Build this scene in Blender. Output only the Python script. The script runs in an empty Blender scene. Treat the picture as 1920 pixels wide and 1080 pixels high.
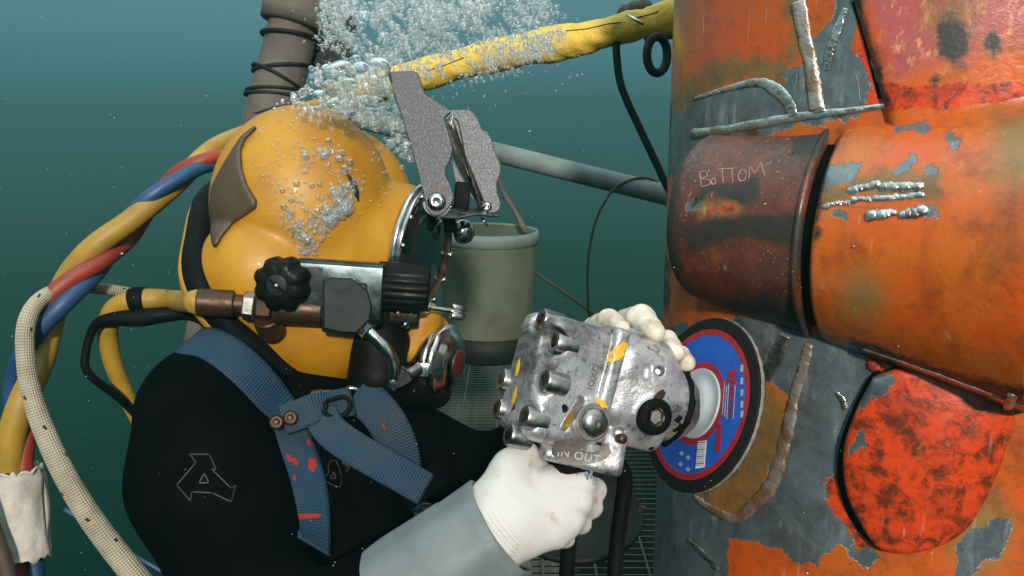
import bpy, math, random
import numpy as np
from mathutils import Vector, Matrix
from mathutils.bvhtree import BVHTree

R_ = math.radians
rng = np.random.default_rng(7)
random.seed(7)
sc = bpy.context.scene
COL = sc.collection

# ------------------------------------------------------------------ camera
F = 1662.0                      # focal length in pixels of the 1920 wide photograph
PITCH = R_(12)
CAMPOS = np.array([0.0, 0.0, 1.26])
RT = np.array([1.0, 0, 0])
FW = np.array([0, math.cos(PITCH), -math.sin(PITCH)])
UP = np.array([0, math.sin(PITCH), math.cos(PITCH)])
cd = bpy.data.cameras.new('camera'); cam = bpy.data.objects.new('camera', cd)
COL.objects.link(cam); sc.camera = cam
cd.sensor_width = 36; cd.lens = 36 * F / 1920; cd.clip_start = 0.02; cd.clip_end = 200
cam.location = CAMPOS; cam.rotation_euler = (R_(90) - PITCH, 0, 0)

# ------------------------------------------------------------------ world: open water seen from below the surface
wd = bpy.data.worlds.new('World'); sc.world = wd; wd.use_nodes = True
wn = wd.node_tree; wn.nodes.clear()
tc = wn.nodes.new('ShaderNodeTexCoord'); sx = wn.nodes.new('ShaderNodeSeparateXYZ')
wn.links.new(tc.outputs['Generated'], sx.inputs[0])
mr = wn.nodes.new('ShaderNodeMapRange'); mr.inputs['From Min'].default_value = -1; mr.inputs['From Max'].default_value = 1
wn.links.new(sx.outputs['Z'], mr.inputs['Value'])
cr = wn.nodes.new('ShaderNodeValToRGB'); wn.links.new(mr.outputs[0], cr.inputs[0])
els = cr.color_ramp.elements
els[0].position = 0.0; els[0].color = (0.002, 0.012, 0.008, 1)
els[1].position = 1.0; els[1].color = (1.9, 2.3, 2.3, 1)
for p_, c_ in ((0.27, (0.004, 0.021, 0.014, 1)), (0.333, (0.009, 0.036, 0.024, 1)), (0.414, (0.026, 0.072, 0.060, 1)), (0.497, (0.062, 0.160, 0.172, 1)),
               (0.53, (0.105, 0.262, 0.305, 1)), (0.66, (0.30, 0.47, 0.48, 1)), (0.80, (0.70, 0.95, 0.97, 1))):
    e = els.new(p_); e.color = c_
bg = wn.nodes.new('ShaderNodeBackground'); bg.inputs['Strength'].default_value = 1.0
wn.links.new(cr.outputs[0], bg.inputs[0])
wo = wn.nodes.new('ShaderNodeOutputWorld'); wn.links.new(bg.outputs[0], wo.inputs[0])

# ------------------------------------------------------------------ sun
sl = bpy.data.lights.new('sun', 'SUN'); sl.energy = 4.6; sl.angle = R_(4); sl.color = (1.0, 0.93, 0.84)
sun = bpy.data.objects.new('sun', sl); COL.objects.link(sun)
sdir = Vector((-0.08, 0.90, -0.38)).normalized()
sun.rotation_euler = sdir.to_track_quat('-Z', 'Y').to_euler(); sun.location = (1, -1, 4)

sc.view_settings.view_transform = 'Standard'; sc.view_settings.look = 'None'
sc.view_settings.exposure = 0.0; sc.view_settings.gamma = 1
sc.render.engine = 'CYCLES'
sc.cycles.use_denoising = True
sc.cycles.max_bounces = 8; sc.cycles.transparent_max_bounces = 24
sc.cycles.volume_bounces = 0; sc.cycles.sample_clamp_indirect = 4

# ================================================================== helpers
def C(px, py, d):
    return CAMPOS + d * (FW + (px - 960) / F * RT + (540 - py) / F * UP)
def proj(V):
    Q = np.asarray(V) - CAMPOS; d = Q @ FW
    return 960 + F * (Q @ RT) / d, 540 - F * (Q @ UP) / d
def nrm(v):
    v = np.asarray(v, float); return v / (np.linalg.norm(v) + 1e-12)

class Fr:
    """frame whose Z looks back at the camera; units: one photo pixel at its distance"""
    def __init__(s, px, py, d):
        s.o = C(px, py, d); s.Z = nrm(CAMPOS - s.o)
        s.X = nrm(np.cross(UP, s.Z)); s.Y = np.cross(s.Z, s.X)
        s.dist = np.linalg.norm(CAMPOS - s.o); s.s = s.dist / F
        s.M = np.stack([s.X, s.Y, s.Z])            # rows
    def P(s, px, py, w=0):
        dr = FW + (px - 960) / F * RT + (540 - py) / F * UP
        t = (s.dist - w * s.s) / -(dr @ s.Z)
        return CAMPOS + dr * t
    def L(s, px, py, w=0):
        return s.M @ (s.P(px, py, w) - s.o) / s.s
    def W(s, V):
        return s.o + (np.asarray(V) * s.s) @ s.M
    def inv(s, Wp):
        return s.M @ (np.asarray(Wp) - s.o) / s.s

ORI = {}
def tagp(o, label=None, cat=None, group=None, kind=None):
    if label: o['label'] = label
    if cat: o['category'] = cat
    if group: o['group'] = group
    if kind: o['kind'] = kind
    return o
def thing(name, loc, label, cat, group=None):
    e = bpy.data.objects.new(name, None); COL.objects.link(e); e.location = tuple(loc); e.empty_display_size = 0.05
    ORI[e.name] = np.array(loc, float); return tagp(e, label, cat, group)
def obj(name, VF, mat, parent=None, smooth=True, uv=None, attrs=None, auto=None):
    V, Fc = VF[0], VF[1]
    V = np.asarray(V, float)
    if parent is not None: o0 = ORI[parent.name]
    else: o0 = np.array([(V[:, 0].min() + V[:, 0].max()) / 2, (V[:, 1].min() + V[:, 1].max()) / 2, V[:, 2].min()])
    me = bpy.data.meshes.new(name)
    me.from_pydata((V - o0).tolist(), [], [tuple(int(i) for i in f) for f in Fc]); me.update()
    if smooth:
        me.polygons.foreach_set('use_smooth', [True] * len(me.polygons))
        if auto is not None:
            me.set_sharp_from_angle(angle=R_(auto))
    if uv is None and len(VF) > 2: uv = VF[2]
    if uv is not None:
        l = me.uv_layers.new(name='UVMap'); idx = np.empty(len(me.loops), int); me.loops.foreach_get('vertex_index', idx)
        l.data.foreach_set('uv', np.asarray(uv, float)[idx].ravel())
    if attrs:
        for k, a in attrs.items():
            at = me.attributes.new(k, 'FLOAT', 'POINT'); at.data.foreach_set('value', np.asarray(a, np.float32))
    o = bpy.data.objects.new(name, me); COL.objects.link(o)
    if mat is not None: me.materials.append(mat)
    if parent is not None: o.parent = parent; ORI[o.name] = o0
    else: o.location = tuple(o0); ORI[o.name] = o0
    return o

def join(parts):
    V = []; Fc = []; n = 0; U = []
    has = all(len(p) > 2 and p[2] is not None for p in parts)
    for p in parts:
        V.append(np.asarray(p[0])); Fc += [tuple(int(i) + n for i in f) for f in p[1]]; n += len(p[0])
        if has: U.append(p[2])
    return (np.concatenate(V), Fc, np.concatenate(U)) if has else (np.concatenate(V), Fc)

def catmull(P, m=6):
    P = np.asarray(P, float)
    if len(P) == 2: t = np.linspace(0, 1, m + 1)[:, None]; return P[0] * (1 - t) + P[1] * t
    Q = np.vstack([2 * P[0] - P[1], P, 2 * P[-1] - P[-2]]); out = []
    for i in range(1, len(Q) - 2):
        p0, p1, p2, p3 = Q[i - 1], Q[i], Q[i + 1], Q[i + 2]
        for k in range(m):
            t = k / m
            out.append(0.5 * (2 * p1 + (p2 - p0) * t + (2 * p0 - 5 * p1 + 4 * p2 - p3) * t * t + (3 * p1 - p0 - 3 * p2 + p3) * t ** 3))
    out.append(P[-1]); return np.array(out)

def tube(P, r, n=12, m=6, caps=True, lump=0, seed=0, flat=None):
    """sweep a circle (radius r: number or list) along points P (world); uv = (metres along, turns around)"""
    P = np.asarray(P, float); r = np.broadcast_to(np.asarray(r, float), (len(P),))
    Q = catmull(np.column_stack([P, r]), m); rr = np.maximum(Q[:, 3], 1e-5); Q = Q[:, :3]
    T = np.gradient(Q, axis=0); T /= np.linalg.norm(T, axis=1)[:, None] + 1e-12
    N = np.zeros_like(T); a = np.array([0, 0, 1.0]) if abs(T[0, 2]) < 0.9 else np.array([1.0, 0, 0])
    N[0] = nrm(a - T[0] * (a @ T[0]))
    for i in range(1, len(T)):
        v = N[i - 1] - T[i] * (N[i - 1] @ T[i]); N[i] = nrm(v)
    B = np.cross(T, N); th = np.arange(n + 1) / n * 2 * np.pi
    L = np.concatenate([[0], np.cumsum(np.linalg.norm(np.diff(Q, axis=0), axis=1))])
    g = np.random.default_rng(seed)
    V = []; U = []
    if lump:
        LM = g.normal(0, 1, (len(Q), n))
        LM = (np.roll(LM, 1, 1) + 2 * LM + np.roll(LM, -1, 1)) / 4
        for _ in range(3):
            LP = np.pad(LM, ((1, 1), (0, 0)), 'edge'); LM = (LP[:-2] + 2 * LP[1:-1] + LP[2:]) / 4
        LM = LM / (LM.std() + 1e-9); LM = np.clip(LM, -2, 2) * 0.6; LM = np.column_stack([LM, LM[:, 0]])
    for i in range(len(Q)):
        k = 1.0
        if lump: k = (1 + lump * LM[i]) * (1 + (0.02 * math.sin(L[i] * 1100) if lump > 0.1 else 0))
        ring = Q[i] + (rr[i] * k * np.cos(th))[:, None] * N[i] + (rr[i] * k * np.sin(th))[:, None] * B[i]
        if flat is not None:
            dv = ring - Q[i]; ring = Q[i] + dv - np.outer(dv @ flat[0], flat[0]) * (1 - flat[1])
        V.append(ring); U.append(np.column_stack([np.full(n + 1, L[i]), th / (2 * np.pi)]))
    V = np.concatenate(V); U = np.concatenate(U); Fc = []
    w = n + 1
    for i in range(len(Q) - 1):
        for j in range(n): Fc.append((i * w + j, i * w + j + 1, (i + 1) * w + j + 1, (i + 1) * w + j))
    if caps:
        Fc.append(tuple(range(n - 1, -1, -1))); b = (len(Q) - 1) * w; Fc.append(tuple(b + j for j in range(n)))
    return V, Fc, U

def basis(ax, hint=None):
    z = nrm(ax); h = np.array(hint if hint is not None else ([0, 1, 0] if abs(z[1]) < 0.9 else [1, 0, 0]), float)
    x = nrm(h - z * (h @ z)); y = np.cross(z, x); return np.stack([x, y, z])
def lathe(prof, c, ax, n=28, hint=None, fr=None, close=False, phase=0.0, square=None):
    """revolve profile (r, h) about axis ax at centre c; with fr the numbers are that frame's pixels"""
    B = basis(ax, hint); th = (np.arange(n) + phase) / n * 2 * np.pi; V = []
    for r, h in prof:
        k = np.ones(n) if square is None else square(th)
        V.append(np.column_stack([r * k * np.cos(th), r * k * np.sin(th), np.full(n, h)]))
    V = np.concatenate(V) @ B + np.asarray(c); Fc = []; m = len(prof)
    for i in range(m - 1 + (1 if close else 0)):
        a, b = i * n, ((i + 1) % m) * n
        for j in range(n): Fc.append((a + j, a + (j + 1) % n, b + (j + 1) % n, b + j))
    if not close:
        if prof[0][0] > 0: Fc.append(tuple(range(n - 1, -1, -1)))
        if prof[-1][0] > 0: Fc.append(tuple((m - 1) * n + j for j in range(n)))
    if fr is not None: V = fr.W(V)
    return V, Fc
def prism(poly, c, B, t, bevel=0.0, fr=None):
    """extrude 2D outline along B[2] with a small chamfer"""
    poly = np.asarray(poly, float); n = len(poly)
    a2 = np.roll(poly, -1, 0) - poly; area = np.sum(poly[:, 0] * np.roll(poly[:, 1], -1) - np.roll(poly[:, 0], -1) * poly[:, 1])
    if area < 0: poly = poly[::-1]
    pc = poly.mean(0)
    e1 = poly - np.roll(poly, 1, 0); e2 = np.roll(poly, -1, 0) - poly
    n1 = np.column_stack([e1[:, 1], -e1[:, 0]]); n1 /= np.linalg.norm(n1, axis=1)[:, None] + 1e-9
    n2 = np.column_stack([e2[:, 1], -e2[:, 0]]); n2 /= np.linalg.norm(n2, axis=1)[:, None] + 1e-9
    off = n1 + n2; off /= np.linalg.norm(off, axis=1)[:, None] + 1e-9
    ins = poly - off * bevel
    rings = [(ins, -t / 2), (poly, -t / 2 + bevel), (poly, t / 2 - bevel), (ins, t / 2)] if bevel else [(poly, -t / 2), (poly, t / 2)]
    V = np.concatenate([np.column_stack([q, np.full(n, z)]) for q, z in rings]) @ B + np.asarray(c); Fc = []
    for i in range(len(rings) - 1):
        for j in range(n): Fc.append((i * n + j, i * n + (j + 1) % n, (i + 1) * n + (j + 1) % n, (i + 1) * n + j))
    Fc.append(tuple(range(n - 1, -1, -1))); Fc.append(tuple((len(rings) - 1) * n + j for j in range(n)))
    if fr is not None: V = fr.W(V)
    return V, Fc
def rect(w, h, r=0.0, k=4):
    if r <= 0: return [(-w, -h), (w, -h), (w, h), (-w, h)]
    o = []
    for cx, cy, a0 in ((w - r, h - r, 0), (-w + r, h - r, 90), (-w + r, -h + r, 180), (w - r, -h + r, 270)):
        for i in range(k + 1):
            a = R_(a0 + 90 * i / k); o.append((cx + r * math.cos(a), cy + r * math.sin(a)))
    return o
def ribbon(P, Nn, w, t):
    """flat strap: centres P, normals Nn, half width w (number or list), thickness t; uv metres"""
    P = np.asarray(P); Nn = np.asarray(Nn); T = np.gradient(P, axis=0); T /= np.linalg.norm(T, axis=1)[:, None]
    S = np.cross(T, Nn); S /= np.linalg.norm(S, axis=1)[:, None]; Nn = np.cross(S, T); w = np.broadcast_to(w, (len(P),))[:, None]
    L = np.concatenate([[0], np.cumsum(np.linalg.norm(np.diff(P, axis=0), axis=1))])
    rings = []; K = 8
    for k in range(K + 1): rings.append((P + S * w * (2 * k / K - 1) + Nn * t / 2, 2 * k / K - 1))
    for k in range(K, -1, -1): rings.append((P + S * w * (2 * k / K - 1) - Nn * t / 2, 2 * k / K - 1))
    m = len(P); V = np.concatenate([q for q, _ in rings]); U = np.concatenate([np.column_stack([L, np.full(m, u) * w[:, 0]]) for _, u in rings])
    n = len(rings); Fc = []
    for a in range(n):
        b = (a + 1) % n
        for i in range(m - 1): Fc.append((a * m + i, b * m + i, b * m + i + 1, a * m + i + 1))
    Fc.append(tuple(a * m for a in range(n - 1, -1, -1))); Fc.append(tuple(a * m + m - 1 for a in range(n)))
    return V, Fc, U
def icos(sub):
    import bmesh
    bm = bmesh.new(); bmesh.ops.create_icosphere(bm, subdivisions=sub, radius=1); V = np.array([v.co[:] for v in bm.verts])
    Fc = [tuple(v.index for v in f.verts) for f in bm.faces]; bm.free(); return V, Fc
def bvh(VF): return BVHTree.FromPolygons([tuple(v) for v in VF[0]], [tuple(int(i) for i in f) for f in VF[1]])
def hit(b, px, py):
    d = C(px, py, 1) - CAMPOS; r = b.ray_cast(Vector(CAMPOS), Vector(nrm(d)))
    if r[0] is None: return None, None
    n = np.array(r[1]); n = n if n @ d < 0 else -n
    return np.array(r[0]), n
def stroke(b, pts, r, lift=0.3, m=3, n=6, lump=0, seed=0, flat=0.5):
    out = []; ns = []
    pts = catmull(np.array(pts, float), m)
    for q in pts:
        h, nn = hit(b, q[0], q[1])
        if h is not None: out.append(h + nn * (r if np.isscalar(r) else r[0]) * lift); ns.append(nn)
    nn = nrm(np.mean(ns, 0))
    return tube(out, r if np.isscalar(r) else np.interp(np.linspace(0, 1, len(out)), np.linspace(0, 1, len(r)), r), n=n, m=2, lump=lump, seed=seed, flat=(nn, flat))

# ---- signed distance modelling (numpy) -> mesh by surface nets
def dot(a, b): return np.einsum('...i,...i->...', a, b)
def ell(p, c, r):
    r = np.asarray(r, float); q = (p - np.asarray(c)) / r; k0 = np.sqrt(dot(q, q)); q2 = q / r; k1 = np.sqrt(dot(q2, q2)) + 1e-9
    return k0 * (k0 - 1) / k1
def ellR(p, c, r, B): return ell((p - np.asarray(c)) @ np.asarray(B).T, np.zeros(3), r)
def caps(p, a, b, ra, rb):
    a = np.asarray(a, float); ba = np.asarray(b, float) - a; pa = p - a; h = np.clip((pa @ ba) / (ba @ ba), 0, 1)
    v = pa - h[..., None] * ba; return np.sqrt(dot(v, v)) - (ra + (rb - ra) * h)
def chain(p, pts, rs, k=8):
    d = None
    for i in range(len(pts) - 1):
        e = caps(p, pts[i], pts[i + 1], rs[i], rs[i + 1]); d = e if d is None else smin(d, e, k)
    return d
def rbox(p, c, B, half, rd):
    q = np.abs((p - np.asarray(c)) @ np.asarray(B).T) - (np.asarray(half, float) - rd); o = np.maximum(q, 0)
    return np.sqrt(dot(o, o)) + np.minimum(q.max(-1), 0) - rd
def cyl(p, a, b, r, rd=2.0):
    a = np.asarray(a, float); b = np.asarray(b, float); ax = nrm(b - a); c = (a + b) / 2; hl = np.linalg.norm(b - a) / 2
    v = p - c; h = v @ ax; q = np.sqrt(np.maximum(dot(v, v) - h * h, 0)); x = q - r + rd; y = np.abs(h) - hl + rd
    return np.minimum(np.maximum(x, y), 0) + np.sqrt(np.maximum(x, 0) ** 2 + np.maximum(y, 0) ** 2) - rd
def smin(a, b, k):
    h = np.maximum(k - np.abs(a - b), 0) / k; return np.minimum(a, b) - h * h * k * 0.25
def smax(a, b, k): return -smin(-a, -b, k)
def sdpoly(x, y, poly):
    poly = np.asarray(poly, float); d = np.full(x.shape, 1e18); s = np.ones(x.shape); n = len(poly); j = n - 1
    for i in range(n):
        ex, ey = poly[j] - poly[i]; wx = x - poly[i, 0]; wy = y - poly[i, 1]
        t = np.clip((wx * ex + wy * ey) / (ex * ex + ey * ey + 1e-12), 0, 1); d = np.minimum(d, (wx - ex * t) ** 2 + (wy - ey * t) ** 2)
        c1 = y >= poly[i, 1]; c2 = y < poly[j, 1]; c3 = ex * wy > ey * wx
        s = np.where((c1 & c2 & c3) | (~c1 & ~c2 & ~c3), -s, s); j = i
    return s * np.sqrt(d)
def nets(f, lo, hi, h):
    lo = np.asarray(lo, float); n = np.ceil((np.asarray(hi, float) - lo) / h).astype(int) + 1
    ax = [lo[i] + h * np.arange(n[i]) for i in range(3)]
    S = np.empty(n); step = max(1, int(400000 / (n[1] * n[2])))
    for i in range(0, n[0], step):
        G = np.stack(np.meshgrid(ax[0][i:i + step], ax[1], ax[2], indexing='ij'), -1); S[i:i + step] = f(G)
    I = S < 0
    cn = np.zeros(n - 1, int)
    offs = [(a, b, c) for a in (0, 1) for b in (0, 1) for c in (0, 1)]
    sl = lambda o: tuple(slice(o[k], n[k] - 1 + o[k]) for k in range(3))
    for o in offs: cn += I[sl(o)]
    act = (cn > 0) & (cn < 8); idx = np.argwhere(act); cid = -np.ones(n - 1, int); cid[act] = np.arange(len(idx))
    acc = np.zeros((len(idx), 3)); cnt = np.zeros(len(idx))
    for a in offs:
        for k in range(3):
            if a[k] == 0:
                b = list(a); b[k] = 1
                sa = S[tuple((idx + a).T)]; sb = S[tuple((idx + b).T)]; m = (sa < 0) != (sb < 0)
                t = np.where(m, sa / np.where(m, sa - sb, 1), 0); pt = idx + np.array(a, float); pt[:, k] += t
                acc += np.where(m[:, None], pt, 0); cnt += m
    V = lo + h * acc / cnt[:, None]; Fc = []
    for k in range(3):
        u, v = (k + 1) % 3, (k + 2) % 3
        A = np.take(I, range(n[k] - 1), k); B = np.take(I, range(1, n[k]), k); e = np.argwhere(A != B)
        e = e[(e[:, u] > 0) & (e[:, v] > 0) & (e[:, u] < n[u] - 1) & (e[:, v] < n[v] - 1)]
        du = np.zeros(3, int); du[u] = 1; dv = np.zeros(3, int); dv[v] = 1
        q = np.stack([cid[tuple((e - du - dv).T)], cid[tuple((e - dv).T)], cid[tuple(e.T)], cid[tuple((e - du).T)]], 1)
        fl = ~I[tuple(e.T)]; q[fl] = q[fl][:, ::-1]; Fc.append(q)
    for _ in range(2):
        g = np.stack([f(V + d) - f(V - d) for d in np.eye(3) * h * 0.2], 1) / (0.4 * h)
        V = V - np.clip(f(V), -h, h)[:, None] * g / (dot(g, g)[:, None] + 1e-6)
    return V, np.concatenate(Fc)

# ------------------------------------------------------------------ materials
class MT:
    def __init__(s, name):
        s.m = bpy.data.materials.new(name); s.m.use_nodes = True; s.t = s.m.node_tree; s.b = s.t.nodes['Principled BSDF']
        s.out = s.t.nodes['Material Output']
        s._co = None
    def n(s, ty, **kw):
        nd = s.t.nodes.new('ShaderNode' + ty)
        for k, v in kw.items():
            if k[0] == '_': setattr(nd, k[1:], v)
            else: s.put(nd.inputs[k.replace('__', ' ')], v)
        return nd
    def put(s, i, v):
        if isinstance(v, bpy.types.NodeSocket): s.t.links.new(v, i)
        else:
            if isinstance(v, (tuple, list)) and len(v) == 3 and len(i.default_value) == 4: v = (*v, 1)
            i.default_value = v
    def co(s):
        if s._co is None: s._co = s.n('TexCoord')
        return s._co.outputs['Object']
    def uv(s):
        s.co(); return s._co.outputs['UV']
    def noise(s, scale, detail=4, rough=0.55, vec=None, stretch=None, dist=0.0):
        v = vec or s.co()
        if stretch: v = s.n('Mapping', Vector=v, Scale=stretch).outputs[0]
        return s.n('TexNoise', Vector=v, Scale=scale, Detail=detail, Roughness=rough, Distortion=dist).outputs['Fac']
    def ramp(s, v, a, b, lo=0.0, hi=1.0):
        return s.n('MapRange', Value=v, From__Min=a, From__Max=b, To__Min=lo, To__Max=hi).outputs[0]
    def mix(s, f, a, b):
        nd = s.t.nodes.new('ShaderNodeMix'); nd.data_type = 'RGBA'
        s.put(nd.inputs[0], f); s.put(nd.inputs[6], a); s.put(nd.inputs[7], b); return nd.outputs[2]
    def math(s, op, a, b=0.0, c=0.0):
        nd = s.t.nodes.new('ShaderNodeMath'); nd.operation = op; s.put(nd.inputs[0], a); s.put(nd.inputs[1], b); s.put(nd.inputs[2], c); return nd.outputs[0]
    def attr(s, name):
        nd = s.t.nodes.new('ShaderNodeAttribute'); nd.attribute_name = name; return nd.outputs['Fac']
    def bump(s, h, strength=0.3, dist=0.002, normal=None):
        nd = s.n('Bump', Height=h, Strength=strength, Distance=dist)
        if normal is not None: s.put(nd.inputs['Normal'], normal)
        return nd.outputs[0]
    def set(s, **kw):
        for k, v in kw.items(): s.put(s.b.inputs[k.replace('__', ' ')], v)
        return s.m

def simple(name, c1, c2=None, scale=20, rough=0.5, rough2=None, metal=0.0, bump=0.0, bscale=None, bdist=0.001, lo=0.4, hi=0.65, coat=0.0, spots=None, spot_scale=60, spot_at=0.66, stretch=None, spec=0.5):
    k = MT(name); c2 = c2 or tuple(x * 0.7 for x in c1)
    f = k.ramp(k.noise(scale, 5, 0.6, stretch=stretch), lo, hi); col = k.mix(f, c1, c2)
    if spots: col = k.mix(k.ramp(k.noise(spot_scale, 3, 0.7), spot_at, spot_at + 0.04), col, spots)
    kw = dict(Base__Color=col, Metallic=metal, Roughness=rough if rough2 is None else k.ramp(k.noise(scale * 1.7, 4), 0.35, 0.65, rough, rough2), Coat__Weight=coat, Specular__IOR__Level=spec)
    if bump: kw['Normal'] = k.bump(k.noise(bscale or scale * 3, 5, 0.6), bump, bdist)
    return k.set(**kw)

m_yellow = simple('helmet_yellow', (0.43, 0.205, 0.004), (0.32, 0.130, 0.003), 9, 0.46, 0.62, coat=0.03, bump=0.08, bscale=60, spots=(0.12, 0.06, 0.01), spot_scale=130, spot_at=0.73)
m_bronze = simple('weight_bronze', (0.095, 0.062, 0.035), (0.055, 0.037, 0.021), 14, 0.45, 0.6, metal=0.35, bump=0.15, bscale=120)
m_black = simple('black_rubber', (0.004, 0.004, 0.0045), (0.002, 0.002, 0.002), 30, 0.5, 0.7, bump=0.1, bscale=150, spec=0.08)
m_brownblk = simple('brown_rubber', (0.004, 0.0024, 0.0018), (0.0015, 0.0012, 0.001), 25, 0.5, 0.65, bump=0.15, bscale=120, spec=0.12)
m_chrome = simple('chrome', (0.62, 0.62, 0.63), (0.45, 0.44, 0.43), 40, 0.10, 0.28, metal=1.0, bump=0.05, bscale=90)
m_steel = simple('worn_steel', (0.40, 0.39, 0.38), (0.26, 0.25, 0.24), 50, 0.25, 0.45, metal=1.0, bump=0.2, bscale=200)
m_sideblk = simple('sideblock_chrome', (0.050, 0.066, 0.066), (0.022, 0.032, 0.032), 30, 0.18, 0.35, metal=0.9, bump=0.08, bscale=120)
m_brass = simple('dull_brass', (0.070, 0.034, 0.017), (0.036, 0.020, 0.011), 40, 0.35, 0.55, metal=0.6, bump=0.15, bscale=160)
m_teal = simple('grey_green_plate', (0.011, 0.016, 0.015), (0.007, 0.011, 0.010), 40, 0.45, 0.6, bump=0.1, bscale=200, spec=0.25)
m_red = simple('red_button', (0.10, 0.013, 0.009), (0.07, 0.010, 0.008), 60, 0.4)
m_hyel = simple('hose_yellow', (0.34, 0.20, 0.022), (0.23, 0.13, 0.016), 12, 0.45, 0.6, bump=0.08, bscale=120, spots=(0.16, 0.08, 0.02), spot_scale=45, spot_at=0.72)
m_hred = simple('hose_red', (0.26, 0.026, 0.008), (0.16, 0.018, 0.007), 15, 0.45, 0.6, bump=0.08, bscale=120)
m_hblue = simple('hose_blue', (0.012, 0.05, 0.13), (0.009, 0.03, 0.08), 15, 0.45, 0.6, bump=0.08, bscale=120)
m_gloss_black = simple('knob_black', (0.003, 0.003, 0.003), (0.006, 0.005, 0.004), 40, 0.3, 0.5, bump=0.06, bscale=150, spec=0.12)
m_glovecuff = simple('cuff_grey', (0.165, 0.18, 0.185), (0.11, 0.13, 0.135), 9, 0.5, 0.7, bump=0.12, bscale=18, bdist=0.004)
m_flange = simple('flange_grey', (0.40, 0.43, 0.45), (0.34, 0.37, 0.39), 15, 0.35, 0.5)
m_discblue = simple('disc_blue', (0.012, 0.085, 0.42), (0.010, 0.07, 0.34), 70, 0.5, stretch=None)
m_discred = simple('disc_red', (0.32, 0.012, 0.02), (0.24, 0.01, 0.018), 70, 0.5)
m_discblk = simple('disc_abrasive', (0.008, 0.007, 0.0065), (0.004, 0.0035, 0.0035), 180, 0.8, bump=0.5, bscale=700, bdist=0.0008, spec=0.2)
m_discrim = simple('disc_rim', (0.20, 0.18, 0.15), (0.13, 0.11, 0.09), 120, 0.7, bump=0.4, bscale=500)
m_paint_y = simple('leftover_yellow_paint', (0.75, 0.40, 0.01), (0.6, 0.28, 0.01), 90, 0.5, bump=0.3, bscale=200)
m_white = simple('print_white', (0.7, 0.7, 0.7), (0.6, 0.6, 0.6), 40, 0.6)
m_pale = simple('print_pale', (0.30, 0.33, 0.40), (0.2, 0.24, 0.36), 200, 0.6)
m_tape = simple('white_cloth_tape', (0.46, 0.41, 0.36), (0.34, 0.29, 0.25), 25, 0.8, bump=0.5, bscale=45, bdist=0.006)
m_galv = simple('murky_pipe_grey', (0.15, 0.19, 0.18), (0.11, 0.145, 0.135), 16, 0.6, 0.8, bump=0.2, bscale=60)
m_tubebrown = simple('leg_tube_brown', (0.115, 0.09, 0.07), (0.07, 0.058, 0.05), 13, 0.7, bump=0.3, bscale=50, bdist=0.003)
m_bucket = simple('bucket_green', (0.085, 0.098, 0.062), (0.058, 0.056, 0.032), 7, 0.75, bump=0.35, bscale=22, bdist=0.006, lo=0.42, hi=0.68)
m_duct = simple('yellow_fabric_duct', (0.78, 0.53, 0.07), (0.64, 0.40, 0.045), 9, 0.6, bump=0.8, bscale=11, bdist=0.02)
m_dark = simple('dark_cable', (0.006, 0.006, 0.006), (0.010, 0.008, 0.006), 20, 0.6, bump=0.1, spec=0.2)
m_wire = simple('rusty_wire', (0.06, 0.035, 0.022), (0.03, 0.02, 0.015), 20, 0.7)
m_grate = simple('grating_steel', (0.075, 0.085, 0.07), (0.04, 0.045, 0.038), 20, 0.5, 0.7, metal=0.4, bump=0.2)
m_weld = simple('weld_metal', (0.66, 0.65, 0.64), (0.36, 0.30, 0.25), 45, 0.14, 0.36, metal=0.95, bump=0.6, bscale=140, bdist=0.003)
m_weldrust = simple('weld_rusty', (0.40, 0.20, 0.10), (0.56, 0.52, 0.48), 35, 0.2, 0.42, metal=0.7, bump=0.6, bscale=140, bdist=0.003)
m_chalk = simple('chalk', (0.36, 0.24, 0.20), (0.22, 0.13, 0.10), 160, 0.9)
m_logo = simple('logo_grey', (0.007, 0.008, 0.009), (0.004, 0.005, 0.005), 60, 0.6)

# hammer finished grey paint, near plate and lighter far plate
k = MT('hammertone_grey')
v = k.n('TexVoronoi', Vector=k.co(), Scale=520.0).outputs['Distance']
f = k.ramp(k.noise(420, 3, 0.7), 0.42, 0.6)
col = k.mix(f, (0.075, 0.077, 0.085), (0.034, 0.036, 0.041))
col = k.mix(k.ramp(k.noise(26, 3), 0.70, 0.74), col, (0.16, 0.05, 0.035))
m_hammer = k.set(Base__Color=col, Metallic=0.35, Roughness=0.42, Normal=k.bump(f, 0.25, 0.0008))
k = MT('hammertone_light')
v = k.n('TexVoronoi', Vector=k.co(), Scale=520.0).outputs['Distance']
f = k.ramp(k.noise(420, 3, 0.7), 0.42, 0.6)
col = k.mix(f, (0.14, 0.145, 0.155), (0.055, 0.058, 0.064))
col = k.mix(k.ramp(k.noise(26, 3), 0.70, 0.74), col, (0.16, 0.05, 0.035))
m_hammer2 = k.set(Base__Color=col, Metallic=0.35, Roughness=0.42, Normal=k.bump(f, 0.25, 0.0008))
# wetsuit
k = MT('black_neoprene')
col = k.mix(k.ramp(k.noise(14, 4), 0.4, 0.7), (0.0014, 0.0014, 0.0017), (0.003, 0.003, 0.0035))
col = k.mix(k.ramp(k.noise(170, 2, 0.5), 0.76, 0.80), col, (0.05, 0.055, 0.05))
m_suit = k.set(Base__Color=col, Roughness=0.85, Specular__IOR__Level=0.015, Normal=k.bump(k.noise(260, 3), 0.12, 0.001))
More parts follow.
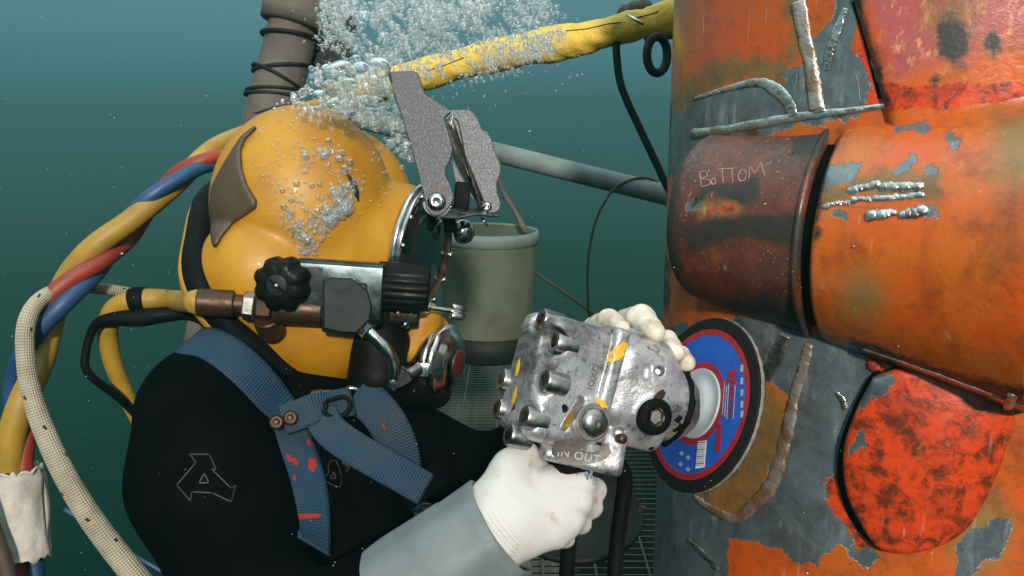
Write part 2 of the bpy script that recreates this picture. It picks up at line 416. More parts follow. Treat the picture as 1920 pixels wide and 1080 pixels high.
# glove: knitted cotton
k = MT('white_knit_glove')
g = k.n('TexWave', Vector=k.co(), Scale=300.0, Distortion=2.0, Detail=1.0, _wave_type='BANDS', _bands_direction='DIAGONAL').outputs['Fac']
col = k.mix(k.ramp(k.noise(30, 5, 0.65), 0.58, 0.74), (0.56, 0.53, 0.51), (0.38, 0.24, 0.16))
m_glove = k.set(Base__Color=col, Roughness=0.9, Specular__IOR__Level=0.15, Normal=k.bump(k.math('ADD', g, k.math('MULTIPLY', k.noise(40, 4), 3.0)), 0.4, 0.0016))
k = MT('worn_knit_finger')
col = k.mix(k.ramp(k.noise(45, 5, 0.6), 0.42, 0.62), (0.66, 0.60, 0.53), (0.48, 0.37, 0.27))
m_glove2 = k.set(Base__Color=col, Roughness=0.85, Specular__IOR__Level=0.2, Normal=k.bump(k.noise(90, 5), 0.4, 0.002))
# webbing
def webbing(name, c1, c2, paint=True):
    k = MT(name); u = k.n('SeparateXYZ', Vector=k.uv())
    w = k.math('SINE', k.math('MULTIPLY', u.outputs[0], 1600.0)); w2 = k.math('SINE', k.math('MULTIPLY', u.outputs[1], 2300.0))
    h = k.math('ADD', w, k.math('MULTIPLY', w2, 0.5))
    col = k.mix(k.ramp(k.noise(11, 5, 0.65), 0.35, 0.68), c1, c2); col = k.mix(k.ramp(h, -1.2, 0.0, 0.45, 0.0), col, (0.004, 0.010, 0.018))
    if paint:
        a = k.attr('paint'); p = k.math('ADD', a, k.math('MULTIPLY', k.math('SUBTRACT', k.noise(160, 4), 0.5), 0.9))
        col = k.mix(k.ramp(p, 0.0, 0.05), col, (0.30, 0.022, 0.012))
    return k.set(Base__Color=col, Roughness=0.7, Specular__IOR__Level=0.25, Normal=k.bump(h, 0.5, 0.0010))
m_web = webbing('blue_webbing', (0.008, 0.038, 0.080), (0.030, 0.046, 0.058))
# rope with tracers: uv = (m along, turns)
k = MT('white_rope'); u = k.n('SeparateXYZ', Vector=k.uv())
A = k.math('ADD', k.math('MULTIPLY', u.outputs[0], 800.0), k.math('MULTIPLY', u.outputs[1], 75.4)); B = k.math('SUBTRACT', k.math('MULTIPLY', u.outputs[0], 800.0), k.math('MULTIPLY', u.outputs[1], 75.4))
h = k.math('MULTIPLY', k.math('SINE', A), k.math('SINE', B))
col = k.mix(k.ramp(k.noise(25, 4), 0.4, 0.7), (0.42, 0.38, 0.29), (0.28, 0.23, 0.16)); col = k.mix(k.ramp(h, -0.6, 0.2, 0.55, 0.0), col, (0.16, 0.11, 0.06))
fr_ = k.math('FRACT', k.math('MULTIPLY', u.outputs[0], 21.0)); fv = k.math('FRACT', k.math('ADD', k.math('MULTIPLY', u.outputs[1], 2.0), k.math('MULTIPLY', u.outputs[0], 6.0)))
tr = k.math('MULTIPLY', k.math('LESS_THAN', fr_, 0.13), k.math('LESS_THAN', fv, 0.09))
ty = k.math('MULTIPLY', k.math('MULTIPLY', k.math('GREATER_THAN', fr_, 0.15), k.math('LESS_THAN', fr_, 0.25)), k.math('LESS_THAN', fv, 0.07))
col = k.mix(tr, col, (0.012, 0.012, 0.012)); col = k.mix(ty, col, (0.5, 0.30, 0.03))
m_rope = k.set(Base__Color=col, Roughness=0.85, Normal=k.bump(h, 0.6, 0.0015))
# cast aluminium of the grinder
k = MT('cast_aluminium')
f1 = k.ramp(k.noise(14, 7, 0.66, dist=0.7), 0.42, 0.62); f2 = k.ramp(k.noise(85, 5, 0.7), 0.55, 0.68)
col = k.mix(f1, (0.50, 0.49, 0.51), (0.075, 0.073, 0.080)); col = k.mix(f2, col, (0.10, 0.095, 0.095))
col = k.mix(k.ramp(k.noise(48, 2, 0.4), 0.685, 0.70), col, (0.012, 0.010, 0.010))
col = k.mix(k.ramp(k.noise(17, 3, 0.5, dist=0.4), 0.70, 0.73), col, (0.30, 0.14, 0.05))
m_cast = k.set(Base__Color=col, Metallic=0.55, Roughness=k.ramp(f1, 0, 1, 0.30, 0.52), Normal=k.bump(k.math('ADD', k.noise(60, 5), k.math('MULTIPLY', k.noise(320, 4, 0.7), 0.5)), 0.55, 0.0022))
m_castdark = simple('cast_dirty', (0.26, 0.22, 0.20), (0.15, 0.12, 0.11), 30, 0.5, 0.65, metal=0.4, bump=0.4, bscale=120, bdist=0.0015)
# glass of the face port
k = MT('port_glass'); m_port = k.set(Base__Color=(0.006, 0.016, 0.015), Roughness=0.04, Specular__IOR__Level=0.8, Coat__Weight=1.0, Coat__Roughness=0.02)
# bubbles: thin silvery air surface
k = MT('air_bubble'); lw = k.n('LayerWeight', Blend=0.62); gl = k.n('BsdfGlossy', Color=(0.95, 0.97, 0.98), Roughness=0.04); tp = k.n('BsdfTransparent', Color=(0.96, 0.98, 0.98))
mx = k.n('MixShader'); k.put(mx.inputs[0], k.ramp(lw.outputs['Facing'], 0.12, 0.95, 0.10, 1.0)); k.put(mx.inputs[1], tp.outputs[0]); k.put(mx.inputs[2], gl.outputs[0]); k.t.links.new(mx.outputs[0], k.out.inputs[0]); m_bub = k.m
k = MT('air_foam'); lw = k.n('LayerWeight', Blend=0.6); gl = k.n('BsdfGlossy', Color=(0.97, 0.98, 0.99), Roughness=0.12); tp = k.n('BsdfTransparent', Color=(0.98, 0.99, 0.99)); df = k.n('BsdfTranslucent', Color=(0.80, 0.84, 0.86)); dd = k.n('BsdfDiffuse', Color=(0.75, 0.79, 0.80))
ma = k.n('MixShader'); k.put(ma.inputs[0], 0.5); k.put(ma.inputs[1], df.outputs[0]); k.put(ma.inputs[2], dd.outputs[0])
mb = k.n('MixShader'); k.put(mb.inputs[0], 0.40); k.put(mb.inputs[1], gl.outputs[0]); k.put(mb.inputs[2], ma.outputs[0])
mx = k.n('MixShader'); k.put(mx.inputs[0], k.ramp(lw.outputs['Facing'], 0.15, 0.95, 0.10, 0.85)); k.put(mx.inputs[1], tp.outputs[0]); k.put(mx.inputs[2], mb.outputs[0]); k.t.links.new(mx.outputs[0], k.out.inputs[0]); m_foam = k.m
m_speck = simple('silt_speck', (0.45, 0.48, 0.44), (0.3, 0.3, 0.26), 50, 0.8)

def struct_mat(name, c1, c2, c3, rough=0.36, spots=None):
    """painted and rusted steel; float attributes carry where each coat (in units of 100 px)"""
    k = MT(name)
    n1 = k.noise(7, 6, 0.6); n2 = k.noise(26, 6, 0.65); n3 = k.noise(110, 5, 0.65); fine = k.math('ADD', k.math('MULTIPLY', k.math('SUBTRACT', n2, 0.5), 0.55), k.math('MULTIPLY', k.math('SUBTRACT', n3, 0.5), 0.30))
    stre = k.noise(30, 5, 0.6, stretch=(1.0, 1.0, 0.12))
    def lay(a, amp=1.0, soft=0.012): return k.ramp(k.math('ADD', k.attr(a), k.math('MULTIPLY', fine, amp)), -soft, soft)
    col = k.mix(k.ramp(n1, 0.38, 0.62), c1, c2); col = k.mix(k.ramp(n2, 0.52, 0.70), col, c3)
    col = k.mix(k.ramp(stre, 0.55, 0.72, 0, 0.5), col, c3)
    col = k.mix(k.ramp(k.noise(160, 3, 0.6), 0.70, 0.76, 0, 0.6), col, (0.05, 0.025, 0.015))
    f = lay('ochre', 1.2, 0.10); col = k.mix(f, col, k.mix(k.ramp(n2, 0.4, 0.65), (0.25, 0.115, 0.025), (0.13, 0.085, 0.035)))
    f = lay('pink', 1.6, 0.25); col = k.mix(f, col, k.mix(k.ramp(k.noise(75, 5, 0.75, stretch=(1, 1, 0.45)), 0.54, 0.64), (0.40, 0.085, 0.085), (0.66, 0.30, 0.12)))
    red = lay('red', 0.8); rc = k.mix(k.ramp(k.noise(42, 8, 0.75, dist=0.35), 0.46, 0.60), (0.60, 0.050, 0.008), (0.13, 0.022, 0.009)); rc = k.mix(k.ramp(n3, 0.6, 0.72), rc, (0.42, 0.09, 0.02)); col = k.mix(red, col, rc)
    f = lay('tan', 1.2, 0.3); col = k.mix(f, col, (0.24, 0.13, 0.04))
    gr = lay('gray', 0.9); gcol = k.mix(k.ramp(n2, 0.35, 0.65), (0.225, 0.265, 0.285), (0.13, 0.165, 0.18)); gcol = k.mix(k.ramp(k.noise(60, 5, 0.6, stretch=(1, 1, 0.25)), 0.54, 0.72, 0, 0.8), gcol, (0.42, 0.46, 0.49))
    gcol = k.mix(k.ramp(k.noise(20, 4, 0.6), 0.64, 0.72), gcol, (0.13, 0.07, 0.03)); col = k.mix(gr, col, gcol)
    chip = k.ramp(k.math('ADD', k.noise(34, 6, 0.7, dist=0.3), k.math('MULTIPLY', n1, 0.22)), 0.80, 0.815); col = k.mix(k.math('MULTIPLY', chip, 0.85), col, gcol)
    scr = k.ramp(k.noise(14, 2, 0.4, stretch=(9.0, 9.0, 0.5)), 0.70, 0.74, 0, 0.35); col = k.mix(scr, col, (0.42, 0.30, 0.22))
    scr2 = k.ramp(k.noise(10, 2, 0.4, stretch=(0.6, 0.6, 14.0)), 0.71, 0.75, 0, 0.30); col = k.mix(scr2, col, (0.06, 0.03, 0.02))
    col = k.mix(k.ramp(k.noise(11, 7, 0.72, dist=0.6), 0.52, 0.72, 0, 0.62), col, (0.075, 0.026, 0.012))
    if spots: col = k.mix(k.ramp(k.math('ADD', k.noise(230, 3, 0.6), k.math('MULTIPLY', n1, 0.35)), 0.83, 0.87, 0, 0.8), col, spots)
    dk = lay('dark', 0.9, 0.06); col = k.mix(dk, col, (0.018, 0.012, 0.010))
    h = k.math('ADD', k.math('MULTIPLY', n3, 0.35), k.math('SUBTRACT', k.math('MULTIPLY', n2, 0.5), k.math('MULTIPLY', gr, 0.45)))
    ro = k.math('ADD', k.ramp(n3, 0.3, 0.7, rough - 0.06, rough + 0.14), k.math('MULTIPLY', dk, 0.2))
    return k.set(Base__Color=col, Roughness=ro, Metallic=k.math('MULTIPLY', gr, 0.6), Specular__IOR__Level=0.6, Coat__Weight=0.18, Coat__Roughness=0.2, Normal=k.bump(h, 0.45, 0.0035))
m_leg = struct_mat('leg_paint', (0.52, 0.075, 0.008), (0.42, 0.095, 0.010), (0.27, 0.05, 0.010), 0.30)
m_sleeve = struct_mat('sleeve_paint', (0.58, 0.085, 0.006), (0.47, 0.125, 0.010), (0.30, 0.06, 0.010), 0.27)
m_stub = struct_mat('stub_rust', (0.115, 0.024, 0.010), (0.048, 0.014, 0.008), (0.17, 0.040, 0.013), 0.40, (0.34, 0.17, 0.09))
# ================================================================== haze of the water, sea bed
hz = obj('haze', (np.array([(x, y, z) for x in (-6, 6) for y in (-1.2, 8) for z in (-1.6, 2.75)]), [(0, 1, 3, 2), (4, 6, 7, 5), (0, 4, 5, 1), (2, 3, 7, 6), (0, 2, 6, 4), (1, 5, 7, 3)]), None, smooth=False)
tagp(hz, 'murky green sea water filling the whole scene', 'water', kind='stuff')
hm = bpy.data.materials.new('sea_water'); hm.use_nodes = True; t_ = hm.node_tree; t_.nodes.clear()
pv = t_.nodes.new('ShaderNodeVolumePrincipled'); pv.inputs['Color'].default_value = (0.05, 0.20, 0.17, 1); pv.inputs['Density'].default_value = 0.045; pv.inputs['Anisotropy'].default_value = 0.3
oo = t_.nodes.new('ShaderNodeOutputMaterial'); t_.links.new(pv.outputs[0], oo.inputs['Volume']); hz.data.materials.append(hm)

# ================================================================== steel weldment (vertical leg, cross pipe, plates, welds)
LX, LD, LR = 0.61, 1.37, 0.37
legc = C(960, 540, LD) + RT * LX                       # axis point, axis is world Z
legc = np.array([legc[0], legc[1], 0.0])
steel = thing('steel_weldment', (legc[0], legc[1], 0.0), 'rusty orange steel tube structure with grey bare patches and weld beads', 'steel structure')

def leg_grid(R, th, zz, closed=False):
    th = np.asarray(th); zz = np.asarray(zz); A, Z = np.meshgrid(th, zz, indexing='ij')
    V = np.column_stack([legc[0] + R * np.sin(A).ravel(), legc[1] - R * np.cos(A).ravel(), Z.ravel()])
    m = len(zz); Fc = []
    for i in range(len(th) - (0 if closed else 1)):
        a = i * m; b = ((i + 1) % len(th)) * m
        for j in range(m - 1): Fc.append((a + j, b + j, b + j + 1, a + j + 1))
    return V, Fc
def masks(V, layers):
    px, py = proj(V); out = {}
    for name in ('gray', 'ochre', 'pink', 'red', 'tan', 'dark'):
        d = np.full(len(V), -9.0)
        for it in layers.get(name, []):
            if it[0] == 'line':
                pl = np.array(it[1], float); e = np.full(len(V), 1e9)
                for i in range(len(pl) - 1):
                    ba = pl[i + 1] - pl[i]; t = np.clip(((px - pl[i, 0]) * ba[0] + (py - pl[i, 1]) * ba[1]) / (ba @ ba), 0, 1)
                    e = np.minimum(e, np.hypot(px - pl[i, 0] - t * ba[0], py - pl[i, 1] - t * ba[1]))
                e = it[2] - e
            elif it[0] == 'ell':
                _, cx, cy, rx, ry = it; e = (1 - np.hypot((px - cx) / rx, (py - cy) / ry)) * min(rx, ry)
            else: e = -sdpoly(px, py, it[0] if len(it) == 1 else it)
            d = np.maximum(d, e / 100)
        for it in layers.get('-' + name, []): d = np.minimum(d, sdpoly(px, py, it) / 100)
        out[name] = np.clip(d, -9, 9)
    return out
c4 = lambda pts: [(x / 2.7 + 1220, y / 2.7) for x, y in pts]
c6 = lambda pts: [(x / 2.5946 + 1180, y / 2.5946 + 680) for x, y in pts]
c9 = lambda pts: [(x / 4.155 + 1500, y / 4.155 + 180) for x, y in pts]
G1 = c4([(770, 210), (800, 300), (740, 330), (680, 360), (690, 420), (640, 440), (720, 640), (1060, 600), (1110, 430), (1050, 270), (1000, 260), (1050, 120), (1040, -60), (930, -60), (960, 60), (840, 190)])
G2 = c4([(60, 560), (130, 560), (200, 510), (330, 460), (500, 410), (600, 430), (700, 520), (720, 640), (560, 700), (210, 760), (200, 820), (100, 900), (40, 900)])
G3 = c6([(-60, 600), (100, -160), (700, -240), (1130, -60), (1170, 60), (1290, 60), (1300, 100), (1230, 150), (1160, 190), (1150, 240), (1060, 460), (1000, 540), (960, 560), (970, 690), (1000, 740), (1060, 800), (1100, 870), (1110, 900), (1190, 910), (1200, 960), (1130, 990), (1080, 960), (1030, 900), (950, 940), (920, 990), (800, 950), (700, 890), (480, 850), (470, 1300), (-60, 1300)])
G4 = c6([(1590, 900), (1660, 810), (1780, 780), (1840, 770), (1850, 820), (1800, 950), (1700, 960), (1640, 1100), (1560, 1100), (1600, 960)])
OC_low = c6([(600, 100), (680, 110), (770, 160), (750, 400), (660, 580), (600, 700), (500, 760), (300, 660), (420, 520), (560, 380)])
leg_layers = dict(
    gray=[G1, G2, G3, G4],
    ochre=[c4([(640, -60), (760, -60), (790, 210), (730, 330), (690, 300), (700, 150)]), c4([(110, 520), (200, 400), (290, 330), (430, 280), (700, 320), (690, 420), (600, 430), (480, 400), (300, 470), (130, 570)]), OC_low],
    red=[c6([(940, 600), (1010, 540), (1060, 640), (1120, 760), (1250, 900), (1190, 910), (1110, 900), (1060, 800), (980, 730)]), c4([(1030, 260), (1070, 120), (1110, 260), (1160, 500), (1080, 560), (1050, 360)])],
    tan=[('ell', 1840, 1000, 60, 70)],
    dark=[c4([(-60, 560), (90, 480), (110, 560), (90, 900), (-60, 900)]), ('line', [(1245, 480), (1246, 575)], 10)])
leg_layers['-gray'] = [OC_low]
zz = np.concatenate([[0, 0.2, 0.4], np.linspace(0.55, 1.50, 300), [1.7, 2.1, 2.6]])
thd = np.concatenate([np.linspace(-1.75, 1.0, 330), np.linspace(1.1, 2 * np.pi - 1.85, 24)])
LEG = leg_grid(LR, thd, zz, closed=True)
leg = obj('leg_tube', LEG, m_leg, steel, attrs=masks(LEG[0], leg_layers))
bLEG = bvh(LEG)
def leg_th(px, py):
    h, _ = hit(bLEG, px, py); return math.atan2(h[0] - legc[0], -(h[1] - legc[1])), h[2]

# upper sleeve to the right of the slanted seam
t0, z0 = leg_th(1606, 2); t1, z1 = leg_th(1656, 186)
zs = np.linspace(z1 - 0.035, 1.62, 130); V = []; Fc = []; nth = 130
for i, z in enumerate(zs):
    tl = t1 + (t0 - t1) * (z - z1) / (z0 - z1); ths = np.linspace(tl, 1.4, nth)
    for a, rr in [(tl, LR - 0.002)] + [(q, LR + 0.014 - 0.008 * math.exp(-max(q - tl, 0) * LR / 0.004)) for q in ths]:
        V.append((legc[0] + rr * math.sin(a), legc[1] - rr * math.cos(a), z))
w_ = nth + 1
for i in range(len(zs) - 1):
    for j in range(nth): Fc.append((i * w_ + j, i * w_ + j + 1, (i + 1) * w_ + j + 1, (i + 1) * w_ + j))
V = np.array(V)
up_layers = dict(pink=[c4([(1180, -60), (2000, -60), (2000, 160), (1700, 230), (1500, 300), (1400, 350), (1230, 400), (1150, 200), (1080, -60)])],
    tan=[('ell', 1787, 30, 45, 40)], red=[c4([(1140, 420), (1300, 425), (1500, 430), (1920, 410), (1960, 520), (1140, 560)])],
    dark=[('ell', 1788, 68, 30, 46), ('ell', 1864, 78, 17, 30), ('ell', 1752, 154, 10, 12), ('line', [(1606, 0), (1656, 186)], 7)])  # the dark line also paints shade along the sleeve seam
obj('upper_sleeve', (V, Fc), m_sleeve, steel, attrs=masks(V, up_layers))

# red doubler plate on the lower leg
ct, cz = leg_th(1752, 862); rim = [leg_th(*q) for q in catmull(np.array([(1640, 700), (1606, 770), (1586, 840), (1590, 910), (1612, 965), (1652, 1020), (1720, 1024), (1800, 985), (1850, 900), (1875, 830), (1890, 770), (1860, 715), (1760, 690), (1690, 684), (1640, 700)], float), 5)[:-1]]
V = []; nR = 26; na = len(rim)
prof = [(1.0, -0.004), (1.0, 0.014), (0.985, 0.019)] + [(f, 0.0205) for f in np.linspace(0.95, 0.04, nR - 3)]
for f, h in prof:
    for a, z in rim:
        A = ct + (a - ct) * f; Z = cz + (z - cz) * f; rr = LR + h + 0.012 * (1 - f * f) * (1 if f < 0.98 else 0)
        V.append((legc[0] + rr * math.sin(A), legc[1] - rr * math.cos(A), Z))
V = np.array(V); Fc = [(i * na + j, i * na + (j + 1) % na, (i + 1) * na + (j + 1) % na, (i + 1) * na + j) for i in range(len(prof) - 1) for j in range(na)] + [tuple((len(prof) - 1) * na + j for j in range(na))]
dm = masks(V, dict(red=[c6([(1000, -60), (2100, -60), (2100, 1200), (1000, 1200)])], gray=[c6([(1050, 470), (1080, 400), (1120, 340), (1150, 350), (1140, 400), (1080, 460)]), c6([(1290, 60), (1300, 100), (1230, 150), (1160, 190), (1150, 240), (1090, 260), (1180, 40)])]))
dm['dark'] = np.where(np.arange(len(V)) < 2 * na, 1.0, -9.0)  # edge ring coloured dark to stand for the shaded gap round the plate
obj('doubler_plate', (V, Fc), m_sleeve, steel, attrs=dm)

# cross pipe: axis and radius
A0 = C(1268, 408, 1.241); A1 = C(1580, 432, 1.12); A2 = C(1985, 486, 0.965)
axd = nrm(A2 - A0); Lp = np.linalg.norm(A2 - A0); pB = basis(axd, UP)
A0s = A1 - axd * np.linalg.norm(A1 - A0)
def pipe_r(t): return 0.108 + (0.143 - 0.108) * t / np.linalg.norm(A1 - A0)
def pipe_mesh(prof, n=220):
    th = np.linspace(0, 2 * np.pi, n, endpoint=False); V = []
    for t, r in prof: V.append(A0s + axd * t + np.outer(r * np.cos(th), pB[0]) + np.outer(r * np.sin(th), pB[1]))
    m = len(prof); V = np.concatenate(V); Fc = [(i * n + j, i * n + (j + 1) % n, (i + 1) * n + (j + 1) % n, (i + 1) * n + j) for i in range(m - 1) for j in range(n)]
    Fc.append(tuple(range(n - 1, -1, -1))); Fc.append(tuple((m - 1) * n + j for j in range(n))); return V, Fc
tm = np.linalg.norm(A1 - A0)
rnd = [(0.026 + 0.03 * (1 - math.cos(a)), pipe_r(0.05) - 0.03 + 0.03 * math.sin(a)) for a in np.linspace(0, np.pi / 2, 9)]
STUB = pipe_mesh([(0.026, 0.03)] + rnd + [(t, pipe_r(t)) for t in np.linspace(0.060, tm - 0.012, 90)] + [(tm - 0.010, pipe_r(tm) + 0.003), (tm - 0.005, pipe_r(tm) + 0.003), (tm - 0.004, pipe_r(tm) - 0.02)])
stub_layers = dict(
    dark=[[(1240, 250), (1300, 240), (1275, 330), (1268, 420), (1275, 520), (1300, 570), (1240, 600)], [(1500, 235), (1560, 215), (1545, 280), (1525, 300), (1480, 290)], [(1320, 345), (1420, 330), (1430, 380), (1395, 390), (1330, 365), (1300, 380)],
          [(1270, 420), (1400, 405), (1500, 400), (1530, 440), (1540, 560), (1500, 520), (1480, 460), (1400, 440), (1290, 470)], [(1440, 545), (1560, 600), (1620, 660), (1540, 640), (1440, 590), (1300, 580)]],
    ochre=[c4([(240, 1030), (290, 1010), (460, 1000), (480, 1040), (430, 1100), (290, 1090), (250, 1120)])],
    red=[c4([(290, 1030), (440, 1025), (440, 1075), (300, 1075)])], gray=[c4([(180, 1030), (250, 1010), (240, 1050), (190, 1060)])])
obj('pipe_stub', STUB, m_stub, steel, attrs=masks(STUB[0], stub_layers))
SLV = pipe_mesh([(tm + 0.010, pipe_r(tm) - 0.02), (tm + 0.010, pipe_r(tm) - 0.002), (tm + 0.012, pipe_r(tm) + 0.001)] + [(t, pipe_r(t) + 0.001) for t in np.linspace(tm + 0.015, Lp, 110)], 260)
sl_layers = dict(
    gray=[c9([(700, 215), (760, 160), (960, 140), (1030, 240), (960, 310), (880, 270), (770, 290)]), c9([(560, 210), (690, 165), (720, 170), (600, 235)]), c9([(150, 540), (480, 520), (440, 640), (330, 690), (140, 680)]),
          c9([(700, 560), (860, 520), (850, 440), (930, 440), (930, 510), (1080, 540), (1080, 600), (1000, 620), (900, 540), (760, 620), (700, 610)]), c9([(980, 850), (1050, 840), (1100, 960), (970, 950)]), c9([(1170, 380), (1220, 350), (1240, 390), (1210, 420)]), c9([(1140, 310), (1180, 300), (1180, 350), (1150, 350)]), c9([(140, 900), (320, 890), (420, 980), (300, 940), (150, 960)])],
    ochre=[c9([(120, 690), (330, 700), (560, 600), (900, 530), (1130, 620), (1100, 800), (960, 800), (640, 760), (330, 800), (150, 860)])],
    tan=[c9([(1500, 150), (1900, 100), (1900, 700), (1540, 720)]), ('ell', 1620, 560, 40, 45)],
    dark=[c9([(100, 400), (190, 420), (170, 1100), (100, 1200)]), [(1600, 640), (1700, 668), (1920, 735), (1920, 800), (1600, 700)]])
obj('pipe_sleeve', SLV, m_sleeve, steel, attrs=masks(SLV[0], sl_layers))
core = pipe_mesh([(tm - 0.02, pipe_r(tm) - 0.012), (tm + 0.03, pipe_r(tm) - 0.012)], 80); obj('gap_ring', core, m_black, steel)
bALL = bvh(join([LEG, STUB, SLV])); bP = bvh(join([STUB, SLV]))
# weld beads
s13 = 1.18 / F
def bead(pts, r, mat=m_weld, lump=0.13, seed=1, b=bALL, flat=0.20): obj('weld_bead', stroke(b, pts, np.array(r) * s13 * 1.35 if not np.isscalar(r) else r * s13 * 1.35, lift=0.10, m=8, n=9, lump=lump, seed=seed, flat=flat), mat, steel)
bead([(1498, 2), (1508, 60), (1522, 130), (1532, 206)], [10, 9, 9, 10], m_weldrust, seed=2)
bead([(1521, 110), (1528, 165), (1536, 212)], [7, 9, 8], seed=12)
bead([(1585, 15), (1570, 55), (1556, 95), (1551, 132)], [3, 6, 6, 3], seed=3, lump=0.06)
bead([(1608, 4), (1630, 80), (1650, 150), (1668, 158)], [4, 4, 5, 3], m_weldrust, seed=4, b=bLEG)
bead([(1300, 186), (1360, 168), (1420, 155), (1455, 170), (1478, 195), (1484, 218)], [3, 4, 6, 9, 9, 9], seed=5, lump=0.1)
bead([(1298, 252), (1380, 240), (1470, 224), (1540, 214), (1610, 206), (1680, 196)], [7, 6, 6, 5, 4, 3], seed=6, b=bALL)
bead([(1472, 628), (1460, 660), (1446, 690), (1440, 712)], [8, 11, 10, 4], seed=7, lump=0.06)
bead([(1516, 645), (1505, 690), (1490, 740), (1478, 800), (1466, 850), (1448, 905), (1415, 945), (1380, 972), (1340, 958), (1302, 932)], [7, 8, 8, 9, 9, 11, 9, 8, 7, 5], m_weldrust, seed=8)
bead([(1512, 655), (1500, 705), (1488, 760)], [5, 6, 4], seed=18)
bead([(1290, 1012), (1315, 1035), (1345, 1068)], [4, 6, 5], seed=9, lump=0.3)
bead([(1566, 735), (1580, 752), (1584, 768)], [2, 5, 4], seed=10)
bead([(1900, 740), (1880, 790), (1862, 850), (1830, 930), (1795, 985)], [6, 6, 5, 5, 4], m_weldrust, seed=11)
bead([(1618, 655), (1720, 690), (1830, 730), (1920, 765)], [5, 6, 7, 8], m_weldrust, seed=13)
Vn, Fn = icos(2)
def nuggets(a, b_, r, seed):
    """overlapping flattened blobs of weld metal laid along a line on the pipe"""
    g = np.random.default_rng(seed); n_ = max(2, int(abs(b_[0] - a[0]) / (r * 0.75))); parts = []
    for q in range(n_ + 1):
        f = q / n_; h, nn = hit(bP, a[0] + (b_[0] - a[0]) * f + g.uniform(-1, 1), a[1] + (b_[1] - a[1]) * f + g.uniform(-1.5, 1.5))
        Bn = basis(nn, (1, 0, 0)); sz = r * g.uniform(0.8, 1.15) * s13 * 0.92; D = Vn * (1 + 0.10 * np.sin(Vn[:, [0]] * 5 + seed + q) + 0.08 * np.sin(Vn[:, [1]] * 7 + 2 * q))
        parts.append((h + (D * np.array([sz * 1.1, sz, sz * 0.55])) @ Bn, Fn))
    return join(parts)
for i, (a, b_, r) in enumerate([((1596, 356), (1644, 346), 8), ((1658, 350), (1722, 348), 9), ((1550, 384), (1600, 378), 4), ((1600, 374), (1660, 371), 6), ((1660, 371), (1726, 366), 6), ((1634, 404), (1662, 400), 10), ((1666, 399), (1676, 398), 7), ((1694, 402), (1728, 396), 10), ((1547, 388), (1552, 386), 6)]):
    obj('weld_lump', nuggets(a, b_, r, 30 + i), m_weld, steel)
obj('seam_shade_strip', stroke(bLEG, [(1646, 690), (1616, 752), (1590, 820), (1580, 880), (1588, 935), (1606, 978), (1634, 1012), (1662, 1028)], np.array([5, 9, 10, 10, 9, 8, 6, 4]) * s13, lift=0.1, m=8, n=8, flat=0.15), m_black, steel)  # flat black strip laid on as the shade in the gap beside the plate
obj('seam_shade_strip', stroke(bLEG, [(1602, 2), (1626, 80), (1652, 184)], 5.0 * s13, lift=0.1, m=8, n=8, flat=0.2), m_black, steel)  # same black strip for the shade along the sleeve seam
obj('paint_dab', stroke(bLEG, [(1630, 676), (1640, 684), (1644, 694)], np.array([9, 11, 8]) * s13, lift=0.5, m=4, n=9, lump=0.3, flat=0.4), m_hred, steel)
# chalk letters  B o T T O M
def letters(segs, r=1.3):
    for s in segs: obj('chalk_letter', join([stroke(bP, q, r * s13, m=4, n=5, flat=0.3) for q in s]), m_chalk, steel)
letters([[[(1312, 322), (1315, 350)], [(1312, 322), (1324, 322), (1326, 330), (1316, 335), (1330, 338), (1330, 346), (1316, 350)]],
         [[(1338, 333), (1333, 340), (1337, 346), (1342, 341), (1338, 333)]],
         [[(1344, 318), (1362, 316)], [(1354, 317), (1356, 343)]], [[(1362, 317), (1382, 315)], [(1372, 316), (1374, 342)]],
         [[(1390, 318), (1384, 330), (1388, 339), (1397, 336), (1398, 322), (1390, 318)]],
         [[(1404, 336), (1406, 312)], [(1406, 312), (1416, 326)], [(1416, 326), (1426, 304)], [(1426, 304), (1434, 330)]]])
# scratches on the paint
for i, q in enumerate([[(1290, 0), (1318, 25), (1345, 40)], [(1318, 25), (1320, 70)], [(1438, 14), (1434, 44)], [(1604, 138), (1610, 160), (1612, 190)], [(1494, 140), (1492, 158)]]): obj('scratch', stroke(bALL, q, 0.9 * s13, m=4, n=5, flat=0.3), m_chalk, steel)

# ================================================================== background
# grating platform
gz = 0.0
gp = thing('grating_platform', (0.2, 2.6, gz), 'dark steel bar grating work platform behind the diver', 'platform')
bar = (np.array([(x, y, z) for x in (-1.0, 1.0) for y in (-0.0022, 0.0022) for z in (-0.03, 0)]), [(0, 1, 3, 2), (4, 6, 7, 5), (0, 4, 5, 1), (2, 3, 7, 6), (0, 2, 6, 4), (1, 5, 7, 3)])
first = None
for i in range(100):
    y = 0.75 + 0.036 * i
    if first is None: first = obj('grating_bar', (bar[0] + np.array([0.6, 2.6, gz]), bar[1]), m_grate, gp, smooth=False); o = first
    else: o = first.copy(); COL.objects.link(o)
    o.location = (0, y - 2.6, 0)
rod = None
for i in range(14):
    x = -0.35 + 0.145 * i
    if rod is None: rod = obj('cross_rod', tube([(0.2, 0.76, gz - 0.004), (0.2, 4.30, gz - 0.004)], 0.004, 8, 2), m_grate, gp); o = rod
    else: o = rod.copy(); COL.objects.link(o)
    o.location = (x - 0.2, 0, 0)
for x in (-0.42, 1.62): obj('side_beam', (np.array([(x + a, y, z) for a in (-0.02, 0.02) for y in (0.7, 4.35) for z in (gz - 0.09, gz + 0.002)]), bar[1]), m_grate, gp, smooth=False)
